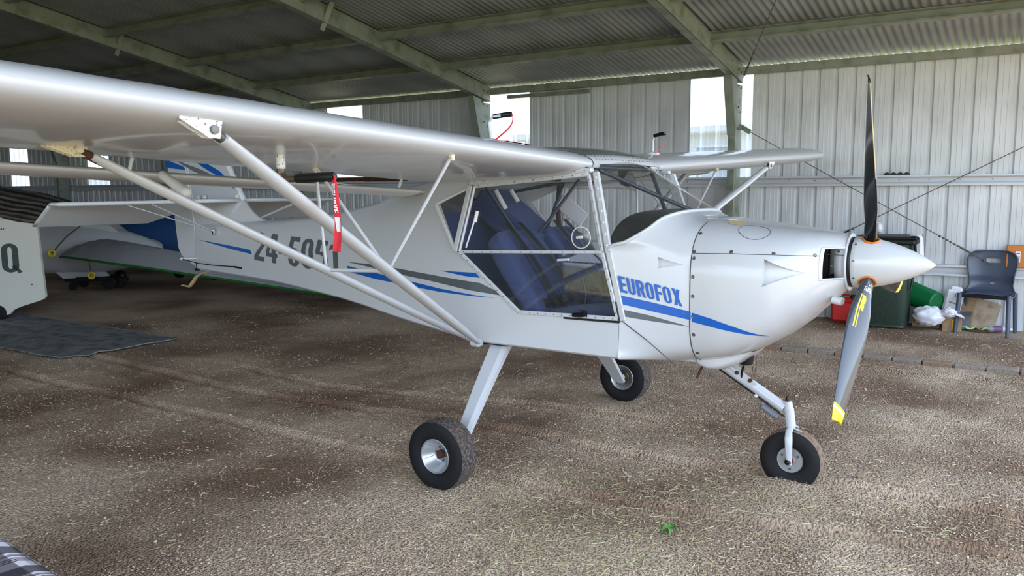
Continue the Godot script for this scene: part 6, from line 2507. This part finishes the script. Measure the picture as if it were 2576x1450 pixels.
func build_far_end() -> void:
	# --- rubber mat on the dirt
	var gm := mat("mat_grey", Color(0.52, 0.53, 0.53), 0.9)
	grain(gm, noise_tex(0.02, [[0.0, Color(0.62, 0.60, 0.58)], [0.4, Color(0.9, 0.9, 0.9)], [0.62, Color(1.0, 1.0, 1.0)], [1.0, Color(1.12, 1.09, 1.05)]], 71), 0.9)
	var mt := thing("floor_mat", "flat grey mat lying on the dirt at the left", "mat", Vector3(-6.25, 0.0, -0.03))
	var s := Sh.new()
	var up := []
	var gn := ground_noise()
	for i in 25:
		var ring := PackedVector3Array()
		for j in 11:
			var u := i / 24.0
			var v := j / 10.0
			var p := Vector2(-1.75, -0.62).lerp(Vector2(1.53, -0.63), u).lerp(Vector2(-1.75, 0.62).lerp(Vector2(1.55, 0.52), u), v)
			ring.push_back(Vector3(p.x, maxf(soil_height(p.x - 6.25, p.y - 0.03, gn[0], gn[1], gn[2]), -0.01) + 0.022, p.y))
		up.append(ring)
	s.grid(up)
	var edge := []
	for i in 25: edge.append(up[i][0])
	for j in range(1, 11): edge.append(up[24][j])
	for i in range(23, -1, -1): edge.append(up[i][10])
	for j in range(9, -1, -1): edge.append(up[0][j])
	s.tube(edge, 0.007, 6)
	part("mat", s, gm, mt)

	# --- tail of the parked glider at the left edge: rudder, tail wheel, registration letters
	var ux := Vector3(0.75, 0, -0.66).normalized()
	var uz := Vector3(0.66, 0, 0.75).normalized()
	var gt := thing("glider_tail", "white glider rudder with dark letters and a red heart emblem at the left edge", "glider", Vector3(-7.52, 0, -0.356))
	gt.basis = Basis(ux, Vector3.UP, uz)
	var k := 0.0046
	var ol := PackedVector2Array()
	for q in [[-110, 520], [-60, 525], [-25, 533], [0, 546], [26, 556], [60, 565], [105, 571], [108, 650], [113, 752], [110, 757], [103, 761], [78, 769], [55, 776], [40, 782], [31, 788], [26, 795], [18, 797], [-20, 797], [-110, 795]]:
		ol.push_back(Vector2((q[0] - 20) * k, (812 - q[1]) * k))
	s = Sh.new()
	s.prism(ol, Transform3D(Basis(), Vector3(0, 0, -0.05)), 0.05)
	part("rudder", s, mat("gel_white", Color(0.90, 0.89, 0.84), 0.3), gt)
	var flat := func(_x: float, _y: float) -> float: return 0.0
	var ink := Sh.new()
	lettering(ink, "GQ", Transform2D(Vector2(0.40, 0.0), Vector2(0.0, 0.335), Vector2(-0.235, 0.558)), flat, 0.0015, 0.2)
	part("registration", ink, mat("reg_grey", Color(0.27, 0.31, 0.30), 0.5), gt)
	var heart := Sh.new()
	mark(heart, pts2([[-0.062, 1.118], [-0.045, 1.132], [-0.033, 1.122], [-0.021, 1.134], [-0.003, 1.122], [-0.008, 1.104], [-0.032, 1.078], [-0.055, 1.102]]), flat, 0.0015, 0.2)
	for q in [[-0.075, 1.095, -0.05, 1.105], [-0.09, 1.165, -0.06, 1.145], [-0.06, 1.145, -0.01, 1.146], [-0.01, 1.146, 0.03, 1.172], [-0.07, 1.158, -0.02, 1.158]]:
		mark(heart, pts2([[q[0], q[1]], [q[2], q[3]], [q[2], q[3] + 0.004], [q[0], q[1] + 0.004]]), flat, 0.0015, 0.2)
	lettering(heart, "GLASFLUGEL", Transform2D(Vector2(0.047, 0.0), Vector2(0.0, 0.021), Vector2(-0.185, 1.048)), flat, 0.0015, 0.2)
	for q in [0.0, 0.011]:
		mark(heart, pts2([[-0.023 + q, 1.073], [-0.018 + q, 1.073], [-0.018 + q, 1.078], [-0.023 + q, 1.078]]), flat, 0.0015, 0.2)
	part("emblem", heart, mat("emblem_red", Color(0.66, 0.16, 0.18), 0.5), gt)
	s = Sh.new()
	for q in [[83, 721], [5, 793]]:
		s.lathe([Vector2(0, 0.010), Vector2(0.006, 0.010), Vector2(0.006, 0.0)], Vector3((q[0] - 20) * k, (812 - q[1]) * k, 0), Vector3(0, 0, 1), 12, true)
	part("rudder_screw", s, M.bolt, gt)
	s = Sh.new()
	s.lathe([Vector2(-0.04, 0.05), Vector2(-0.035, 0.085), Vector2(0.0, 0.098), Vector2(0.035, 0.085), Vector2(0.04, 0.05), Vector2(0.04, 0.0)], Vector3(-0.095, 0.095, -0.025), Vector3(0, 0, 1), 28)
	part("tail_wheel", s, M.rubber, gt)
	s = Sh.new()
	s.box(Vector3(-0.35, 0.45, -0.12), Vector3(0.4, 0.35, 0.12), Basis(), 0.04)
	part("tail_boom", s, M.white_paint, gt)

	# --- woven cover drooping over the glider behind the rudder
	var wc := mat("woven", Color(1, 1, 1), 1.0)
	wc.vertex_color_use_as_albedo = true
	grain(wc, noise_tex(0.12, [[0.0, Color(0.68, 0.66, 0.64)], [1.0, Color(1, 1, 1)]], 73), 2.5)
	var cv := thing("striped_cover", "black, grey and tan striped woven cover thrown over the glider tail", "cover", Vector3(-7.52, 0, -0.356))
	cv.basis = gt.basis
	s = Sh.new()
	s.tinted = true
	var tones := [lin("5b5852"), lin("1d1917"), lin("6d645a"), lin("3a3734"), lin("8a7c6c"), lin("211c19"), lin("7c7064"), lin("2b2725"), lin("86796a"), lin("1e1a18"), lin("75695e"), lin("393532"), lin("80756a"), lin("2a2624")]
	var rows := []
	for i in 29:
		var t := i / 28.0
		var ring := PackedVector3Array()
		for j in 41:
			var px := -110.0 + j * 6.4
			var top: float = interp([[-110, 462], [0, 483], [40, 490], [86, 503], [126, 519], [160, 532]], px)
			var low: float = interp([[-110, 528], [0, 552], [30, 562], [85, 574], [130, 572], [160, 566]], px)
			var py := lerpf(top, low, t) + 2.5 * sin(px * 0.045 + t * 2.0) * sin(PI * t)
			ring.push_back(Vector3((px - 20) * k, (812 - py) * k, -0.09 - 0.55 * pow(1.0 - t, 1.6) + 0.02 * sin(px * 0.1 + t * 9.0)))
		rows.append(ring)
	for i in rows.size() - 1:
		s.c = tones[i / 2 % tones.size()]
		s.grid([rows[i], rows[i + 1]])
	for i in 2:      # the side that falls away behind
		s.c = tones[3]
		var back := PackedVector3Array()
		for p in rows[0]: back.push_back(p + Vector3(0, -0.35 * i - 0.02, -0.3 - 0.1 * i))
		s.grid([rows[0] if i == 0 else back, back])
	part("cloth", s, wc, cv)

	# --- white glider on its trolley, one wing under a grey cover
	var gb := thing("white_glider", "white glider body standing on a low black trolley beyond the left rudder", "glider", Vector3(-9.75, 0, -2.55))
	gb.basis = Basis(ux, Vector3.UP, uz)
	s = Sh.new()
	s.g = 1
	rows = []
	for q in [[-3.6, 0.28, 0.72], [-2.4, 0.36, 0.68], [-1.2, 0.40, 0.64], [-0.3, 0.405, 0.62], [0.2, 0.38, 0.605], [0.55, 0.31, 0.595], [0.85, 0.20, 0.59], [1.05, 0.085, 0.585], [1.10, 0.01, 0.585]]:
		var ring := PackedVector3Array()
		for j in 28:
			var u := TAU * j / 28.0
			ring.push_back(Vector3(q[0], q[2] + sin(u) * q[1] * 0.95, cos(u) * q[1] * 0.85))
		rows.append(ring)
	s.grid(rows, true)
	part("fuselage", s, M.white_paint, gb)
	s = Sh.new()
	s.prism(PackedVector2Array([Vector2(-0.85, 0.90), Vector2(-0.75, 1.16), Vector2(0.10, 1.15), Vector2(0.25, 1.08), Vector2(0.52, 0.86)]), Transform3D(Basis(), Vector3(0, 0, -0.25)), 0.40)
	part("wing_root", s, M.white_paint, gb)
	s = Sh.new()
	s.prism(PackedVector2Array([Vector2(-0.32, 0.18), Vector2(-0.42, 0.275), Vector2(0.28, 0.275), Vector2(0.34, 0.21), Vector2(0.28, 0.205)]), Transform3D(Basis(), Vector3(0, 0, 0.10)), 0.05)
	part("gear_door", s, M.white_paint, gb)
	s = Sh.new()
	s.box(Vector3(0.1, 0.14, 0.0), Vector3(0.9, 0.04, 0.10), Basis(), 0.006)
	s.box(Vector3(0.1, 0.17, 0.0), Vector3(0.5, 0.08, 0.30), Basis(), 0.006)
	s.tube([Vector3(-0.16, 0.095, 0.22), Vector3(-0.16, 0.12, -0.25)], 0.015, 8)
	s.tube([Vector3(0.42, 0.12, 0.15), Vector3(0.42, 0.12, -0.25)], 0.015, 8)
	part("trolley_frame", s, M.black, gb)
	for q in [[-0.16, 0.062, 0.22], [0.33, 0.09, 0.12], [0.42, 0.085, 0.02], [-0.16, 0.062, -0.2]]:
		s = Sh.new()
		s.lathe([Vector2(-0.03, 0.0), Vector2(-0.03, q[1] * 0.8), Vector2(-0.02, q[1]), Vector2(0.02, q[1]), Vector2(0.03, q[1] * 0.8), Vector2(0.03, q[1] * 0.45), Vector2(0.02, q[1] * 0.4), Vector2(0.02, 0.0)], Vector3(q[0], q[1] + 0.01, q[2]), Vector3(0, 0, 1), 22, true)
		part("trolley_wheel", s, M.rubber, gb)

	var cover := mat("cover_grey", Color(0.60, 0.60, 0.61), 0.7)
	var wing := thing("wing_cover", "grey fabric cover with a green hem on the drooping glider wing", "wing cover", Vector3(-7.0, 0, -2.8))
	var near := [Vector3(-9.45, 0.555, -1.98), Vector3(-9.1, 0.545, -2.02), Vector3(-7.70, 0.43, -2.35), Vector3(-6.36, 0.27, -2.86), Vector3(-4.85, 0.11, -3.33)]
	var far := [Vector3(-9.45, 0.66, -2.35), Vector3(-9.05, 0.785, -2.43), Vector3(-7.75, 0.685, -2.52), Vector3(-6.3, 0.42, -3.28), Vector3(-4.9, 0.20, -3.85)]
	s = Sh.new()
	s.g = 1
	rows = []
	var na := smooth_list(near, 14)
	var fa := smooth_list(far, 14)
	for i in na.size():
		var t := float(i) / (na.size() - 1)
		var ring := PackedVector3Array()
		for j in 15:
			var u := j / 14.0
			var p := na[i].lerp(fa[i], u)
			p.y += 0.05 * sin(PI * u) * (1.0 - 0.5 * t) + 0.010 * sin(t * 60.0 + u * 5.0) * sin(PI * u) + 0.006 * sin(t * 131.0 - u * 8.0) * u
			ring.push_back(p - wing.position)
		var back := fa[i] + Vector3(-0.15, -0.10, -0.5) - wing.position
		ring.push_back(back)
		ring.push_back(back.lerp(na[i] - wing.position, 0.5) - Vector3(0, 0.09, 0))
		rows.append(ring)
	s.grid(rows, true)
	part("fabric", s, cover, wing)
	s = Sh.new()
	var hem := []
	for p in na: hem.append(p - wing.position + Vector3(0, -0.012, 0.004))
	s.tube(hem, 0.016, 8, 0.6)
	part("hem", s, mat("hem_green", Color(0.10, 0.42, 0.14), 0.6), wing)
	for q in [["yellow wing peg ring hanging at the inner end of the grey wing cover", Vector3(-9.52, 0.60, -1.9)], ["yellow ring hanging on a cord below the grey wing cover", Vector3(-9.33, 0.25, -2.35)]]:
		var r := thing("yellow_ring", q[0], "ring", q[1])
		s = Sh.new()
		var pth := []
		for j in 21: pth.append((ux * cos(TAU * j / 20) + Vector3.UP * sin(TAU * j / 20)) * 0.042)
		s.tube(pth, 0.018, 8)
		part("ring", s, M.yellow, r)
		s = Sh.new()
		if q[1].y > 0.4:
			s.tube([Vector3.ZERO, ux * 0.22 + Vector3(0, 0.24, 0), ux * 0.40 + Vector3(0, 0.44, -0.1)], 0.010, 6)
		else:
			s.tube([Vector3(0, 0.03, 0), Vector3(0.03, 0.30, 0.05)], 0.006, 6)
		part("cord", s, M.dark_grey, r)

	# --- blue cover over another aircraft, and its white wing tips
	var bl := thing("blue_cover", "deep blue fabric cover over a parked aircraft beyond the grey wing", "cover", Vector3(-9.9, 0, -3.85))
	bl.basis = gt.basis
	s = Sh.new()
	s.g = 1
	rows = []
	for q in [[-1.35, 0.55, 0.30], [-0.9, 0.92, 0.42], [-0.4, 1.08, 0.5], [0.1, 1.16, 0.5], [0.45, 1.19, 0.5], [0.85, 1.10, 0.5], [1.25, 0.92, 0.45], [1.7, 0.72, 0.3]]:
		var ring := PackedVector3Array()
		for j in 25:
			var u := PI * j / 24.0
			ring.push_back(Vector3(q[0] + 0.01 * sin(j * 2.2), 0.40 + (q[1] - 0.40) * pow(sin(u), 0.45) + 0.008 * sin(j * 1.9), cos(u) * q[2]))
		rows.append(ring)
	s.grid(rows)
	part("fabric", s, mat("cover_blue", Color(0.07, 0.26, 0.46), 0.7), bl)
	for q in [[-0.02, 0.73, 0.62, 0.24], [0.72, 0.70, 0.52, 0.16]]:      # white fairings that show below the cover
		s = Sh.new()
		s.ball(Vector3(q[0], q[1] - 0.13, q[2]), Vector3(q[3], 0.13, 0.12), 24, 12)
		part("white_fairing", s, M.white_paint, bl)
	s = Sh.new()
	var pth2 := []
	for j in 30: pth2.append(Vector3(-0.14 + j * 0.008, 0.655 + 0.016 * sin(j * 1.15) + (0.015 if j < 6 else 0.0), 0.62 + 0.115 - pow((j - 14) / 30.0, 2.0) * 0.05))
	s.tube(pth2, 0.004, 5)
	part("script", s, M.dark_grey, bl)
	for q in [[-0.6, 0.2], [0.9, 0.2], [0.2, -0.3]]:
		s = Sh.new()
		s.tube([Vector3(q[0], 0.5, q[1]), Vector3(q[0], 0.06, q[1])], 0.02, 8)
		s.lathe([Vector2(-0.04, 0.0), Vector2(-0.04, 0.08), Vector2(0.0, 0.10), Vector2(0.04, 0.08), Vector2(0.04, 0.0)], Vector3(q[0], 0.10, q[1]), Vector3(0, 0, 1), 18)
		part("leg", s, M.black, bl)

	# --- plaid cloth over a low rack at the lower left corner
	var im := Image.create(128, 128, false, Image.FORMAT_RGB8)
	im.fill(Color(0.92, 0.88, 0.90))
	for q in [[8, 22, 0.16], [36, 5, 0.62], [46, 2, 0.3], [50, 2, 0.3], [54, 2, 0.3], [72, 22, 0.16], [100, 5, 0.62], [110, 2, 0.3], [114, 2, 0.3], [118, 2, 0.3]]:
		for x in range(q[0], q[0] + q[1]):
			for y in 128:
				im.set_pixel(x, y, im.get_pixel(x, y) * Color(q[2], q[2], q[2] * 1.04) if q[2] > 0.2 else im.get_pixel(x, y) * Color(0.42, 0.43, 0.46))
	for q in [[10, 24, 0.35], [44, 4, 0.8], [52, 2, 0.5], [56, 2, 0.5], [74, 24, 0.35], [108, 4, 0.8], [116, 2, 0.5], [120, 2, 0.5]]:
		for y in range(q[0], q[0] + q[1]):
			for x in 128:
				im.set_pixel(x, y, im.get_pixel(x, y) * Color(q[2] * 1.05, q[2], q[2] * 1.03))
	var pm := mat("plaid", Color(1, 1, 1), 0.9)
	grain(pm, ImageTexture.create_from_image(im), 2.9)
	var pc := thing("plaid_cloth", "black and white plaid cloth at the lower left corner, draped over a low rack", "cloth", Vector3(0.1, 0, 3.45), -0.06)
	s = Sh.new()
	s.g = 1
	rows = []
	for q in [[0.02, -0.06], [0.25, -0.05], [0.44, -0.035], [0.485, -0.01], [0.5, 0.03], [0.503, 0.3], [0.505, 0.6], [0.49, 0.69], [0.25, 0.74], [0.02, 0.75]]:
		var ring := PackedVector3Array()
		for j in 31:
			var u := j / 30.0
			ring.push_back(Vector3(lerpf(-1.3, 0.62, u), q[0] + (0.004 * sin(u * 22.0) if q[0] > 0.4 else 0.0), q[1] - 0.36 + 0.012 * sin(u * 26.0) * (0.5 - q[0])))
		rows.append(ring)
	s.grid(rows)
	for e in [0, 30]:
		var cap := PackedVector3Array()
		for r in rows: cap.push_back(r[e])
		s.g = 3 + e
		for j in cap.size() - 1: s.tri(cap[j], cap[j + 1], Vector3(cap[0].x, 0.0, 0.0))
	part("cloth", s, pm, pc)


func scatter(called: String, label: String, mesh: Mesh, m: Material, xf: Array, tints: Array) -> void:
	var mm := MultiMesh.new()
	mm.transform_format = MultiMesh.TRANSFORM_3D
	mm.use_colors = true
	mm.mesh = mesh
	mm.instance_count = xf.size()
	for i in xf.size():
		mm.set_instance_transform(i, xf[i])
		mm.set_instance_color(i, tints[i])
	var o := MultiMeshInstance3D.new()
	o.name = called
	o.multimesh = mm
	o.material_override = m
	add_child(o)
	tag(o, label, called.replace("_", " "), "", "stuff")


func build_litter() -> void:
	var nn := ground_noise()
	var patch := FastNoiseLite.new()
	patch.seed = 91
	patch.frequency = 0.9
	patch.fractal_octaves = 3
	var m := mat("loose", Color(1, 1, 1), 0.9)
	m.vertex_color_use_as_albedo = true
	var rg := RandomNumberGenerator.new()
	rg.seed = 11
	# crumbs of soil and gravel
	var s := Sh.new()
	s.g = -1
	var ico := SphereMesh.new()
	ico.radius = 1.0
	ico.height = 1.5
	ico.radial_segments = 6
	ico.rings = 2
	var xf := []
	var tint := []
	var tones := [lin("8d745e"), lin("a58c75"), lin("bba48c"), lin("735d4a"), lin("d2bfa8"), lin("c1a88f")]
	while xf.size() < 90000:
		var q := near_spot(rg)
		var d: float = patch.get_noise_2d(q.x, q.y) + 0.5 * patch.get_noise_2d(q.x * 3.0, q.y * 3.0)
		if d + rg.randf() * 0.7 < 0.25: continue
		var r := 0.0024 + 0.0042 * pow(rg.randf(), 3.0)
		if rg.randf() < 0.02: r *= 1.8
		var b := Basis.from_euler(Vector3(rg.randf() * TAU, rg.randf() * TAU, 0)).scaled(Vector3(r, r * 0.75, r * 1.15))
		xf.append(Transform3D(b, Vector3(q.x, soil_height(q.x, q.y, nn[0], nn[1], nn[2]) + r * 0.25, q.y)))
		tint.append(tones[rg.randi() % tones.size()])
	scatter("gravel", "loose soil crumbs and gravel strewn over the dirt floor", ico, m, xf, tint)
	# straw
	s = Sh.new()
	s.box(Vector3.ZERO, Vector3(1.0, 0.0025, 0.0040))
	xf = []
	tint = []
	var straw := [lin("e0cb9e"), lin("cdb78a"), lin("ecdcb4"), lin("bda77c"), lin("d8c296")]
	while xf.size() < 6500:
		var q := near_spot(rg)
		var grassy := green_share(q.x, q.y)
		if rg.randf() > 0.10 + 0.5 * grassy + 0.35 * smoothstep(-1.0, 1.5, q.x): continue
		var l := 0.012 + 0.05 * pow(rg.randf(), 2.5)
		if rg.randf() < 0.02: l = rg.randf_range(0.06, 0.16)
		var b := Basis.from_euler(Vector3(0, rg.randf() * TAU, rg.randf_range(-0.12, 0.12)))
		b = b * Basis.from_scale(Vector3(l, 0.7, 0.5 + rg.randf() * 0.7))
		xf.append(Transform3D(b, Vector3(q.x, soil_height(q.x, q.y, nn[0], nn[1], nn[2]) + 0.003, q.y)))
		tint.append(straw[rg.randi() % straw.size()])
	scatter("straw", "dry straw stalks scattered over the dirt floor", s.mesh(), m, xf, tint)
	# mown grass clippings in drifts
	s = Sh.new()
	s.g = 0
	var rows := []
	for k in 5:
		var t := k / 4.0
		var w := 0.035 * (1.0 - pow(t * 2.0 - 1.0, 2.0)) + 0.006
		rows.append(PackedVector3Array([Vector3(t - 0.5, 0.14 * sin(PI * t), -w), Vector3(t - 0.5, 0.14 * sin(PI * t) + 0.01, w)]))
	s.grid(rows)
	xf = []
	tint = []
	var greens := [lin("b9b284"), lin("a3a874"), lin("c8bd92"), lin("d3c59c"), lin("98a068"), lin("ddcfa8"), lin("aeb477"), lin("d6c09a"), lin("bba983"), lin("a1906f")]
	while xf.size() < 26000:
		var q := near_spot(rg)
		if rg.randf() > green_share(q.x, q.y) + 0.02: continue
		var l := 0.009 + 0.028 * pow(rg.randf(), 2.0)
		var b := Basis.from_euler(Vector3(rg.randf_range(-0.4, 0.4), rg.randf() * TAU, rg.randf_range(-0.3, 0.3))).scaled(Vector3.ONE * l)
		xf.append(Transform3D(b, Vector3(q.x, soil_height(q.x, q.y, nn[0], nn[1], nn[2]) + 0.002 + 0.004 * rg.randf(), q.y)))
		tint.append(greens[rg.randi() % greens.size()])
	scatter("grass_clippings", "dry and green grass clippings drifted over the dirt near the wheels", s.mesh(), m, xf, tint)
	# single finds
	var h := func(x: float, z: float) -> float: return soil_height(x, z, nn[0], nn[1], nn[2])
	var ps := thing("paper_scrap", "torn white paper scrap lying on the dirt beside a wheel rut", "scrap", Vector3(-1.767, h.call(-1.767, 0.25) + 0.006, 0.25))
	s = Sh.new()
	lump(s, Vector3(0, 0.008, 0), Vector3(0.022, 0.012, 0.014), 4, 0.4)
	part("scrap", s, M.towel, ps)
	var wp := thing("green_sprig", "wilted green weed sprig lying on the dirt in front of the nose wheel rut", "weed", Vector3(1.194, h.call(1.194, 0.926) + 0.004, 0.926))
	var leaf := mat("leaf_green", Color(0.36, 0.55, 0.25), 0.7)
	for k in 9:
		var g := TAU * k / 9.0 + rg.randf()
		s = Sh.new()
		rows = []
		for j in 6:
			var t := j / 5.0
			var w := 0.010 * sin(PI * clampf(t, 0.05, 0.97)) + 0.001
			var c := Vector3(cos(g), 0, sin(g)) * 0.045 * t + Vector3(0, 0.028 * sin(PI * t * 0.9), 0)
			var sd := Vector3(-sin(g), 0.2, cos(g)) * w
			rows.append(PackedVector3Array([c - sd, c + Vector3(0, -0.002, 0), c + sd]))
		s.grid(rows)
		part("leaf", s, leaf, wp)
	var stn := thing("dark_stone", "small pointed dark grey stone on bare dirt at the lower left", "stone", Vector3(-0.46, h.call(-0.46, 2.092) + 0.004, 2.092))
	s = Sh.new()
	lump(s, Vector3(0, 0.010, 0), Vector3(0.014, 0.016, 0.012), 9, 0.35)
	part("stone", s, M.grey, stn)
	var chp := thing("wood_chip", "pale chip of wood among grass clippings at the bottom of the picture", "wood chip", Vector3(0.588, h.call(0.588, 1.628) + 0.006, 1.628))
	s = Sh.new()
	lump(s, Vector3(0, 0.006, 0), Vector3(0.013, 0.008, 0.009), 12, 0.4)
	part("chip", s, M.sack_white, chp)


# a random place on the floor, thicker towards the camera
func near_spot(rg: RandomNumberGenerator) -> Vector2:
	while true:
		var q := Vector2(rg.randf_range(-6.5, 3.4), rg.randf_range(-5.3, 3.0))
		var d := Vector2(q.x - 2.55, q.y - 4.12).length()
		if rg.randf() < clampf(pow(3.0 / maxf(d, 1.0), 1.7), 0.0, 1.0): return q
	return Vector2.ZERO


func green_share(x: float, z: float) -> float:
	var f := 0.0
	for q in [[0.75, 0.85, 0.75, 0.42, 1.0], [1.35, 0.35, 0.55, 0.25, 0.8], [1.0, 1.45, 0.6, 0.35, 0.7], [0.9, -0.55, 1.1, 0.5, 0.35], [1.3, -2.55, 1.4, 0.35, 0.45], [2.2, 0.2, 0.7, 0.6, 0.25], [1.9, -3.1, 0.9, 0.2, 0.5], [2.0, -4.9, 0.9, 0.4, 0.2]]:
		f += q[4] * exp(-pow((x - q[0]) / q[2], 2.0) - pow((z - q[1]) / q[3], 2.0))
	return clampf(f, 0.0, 1.0)
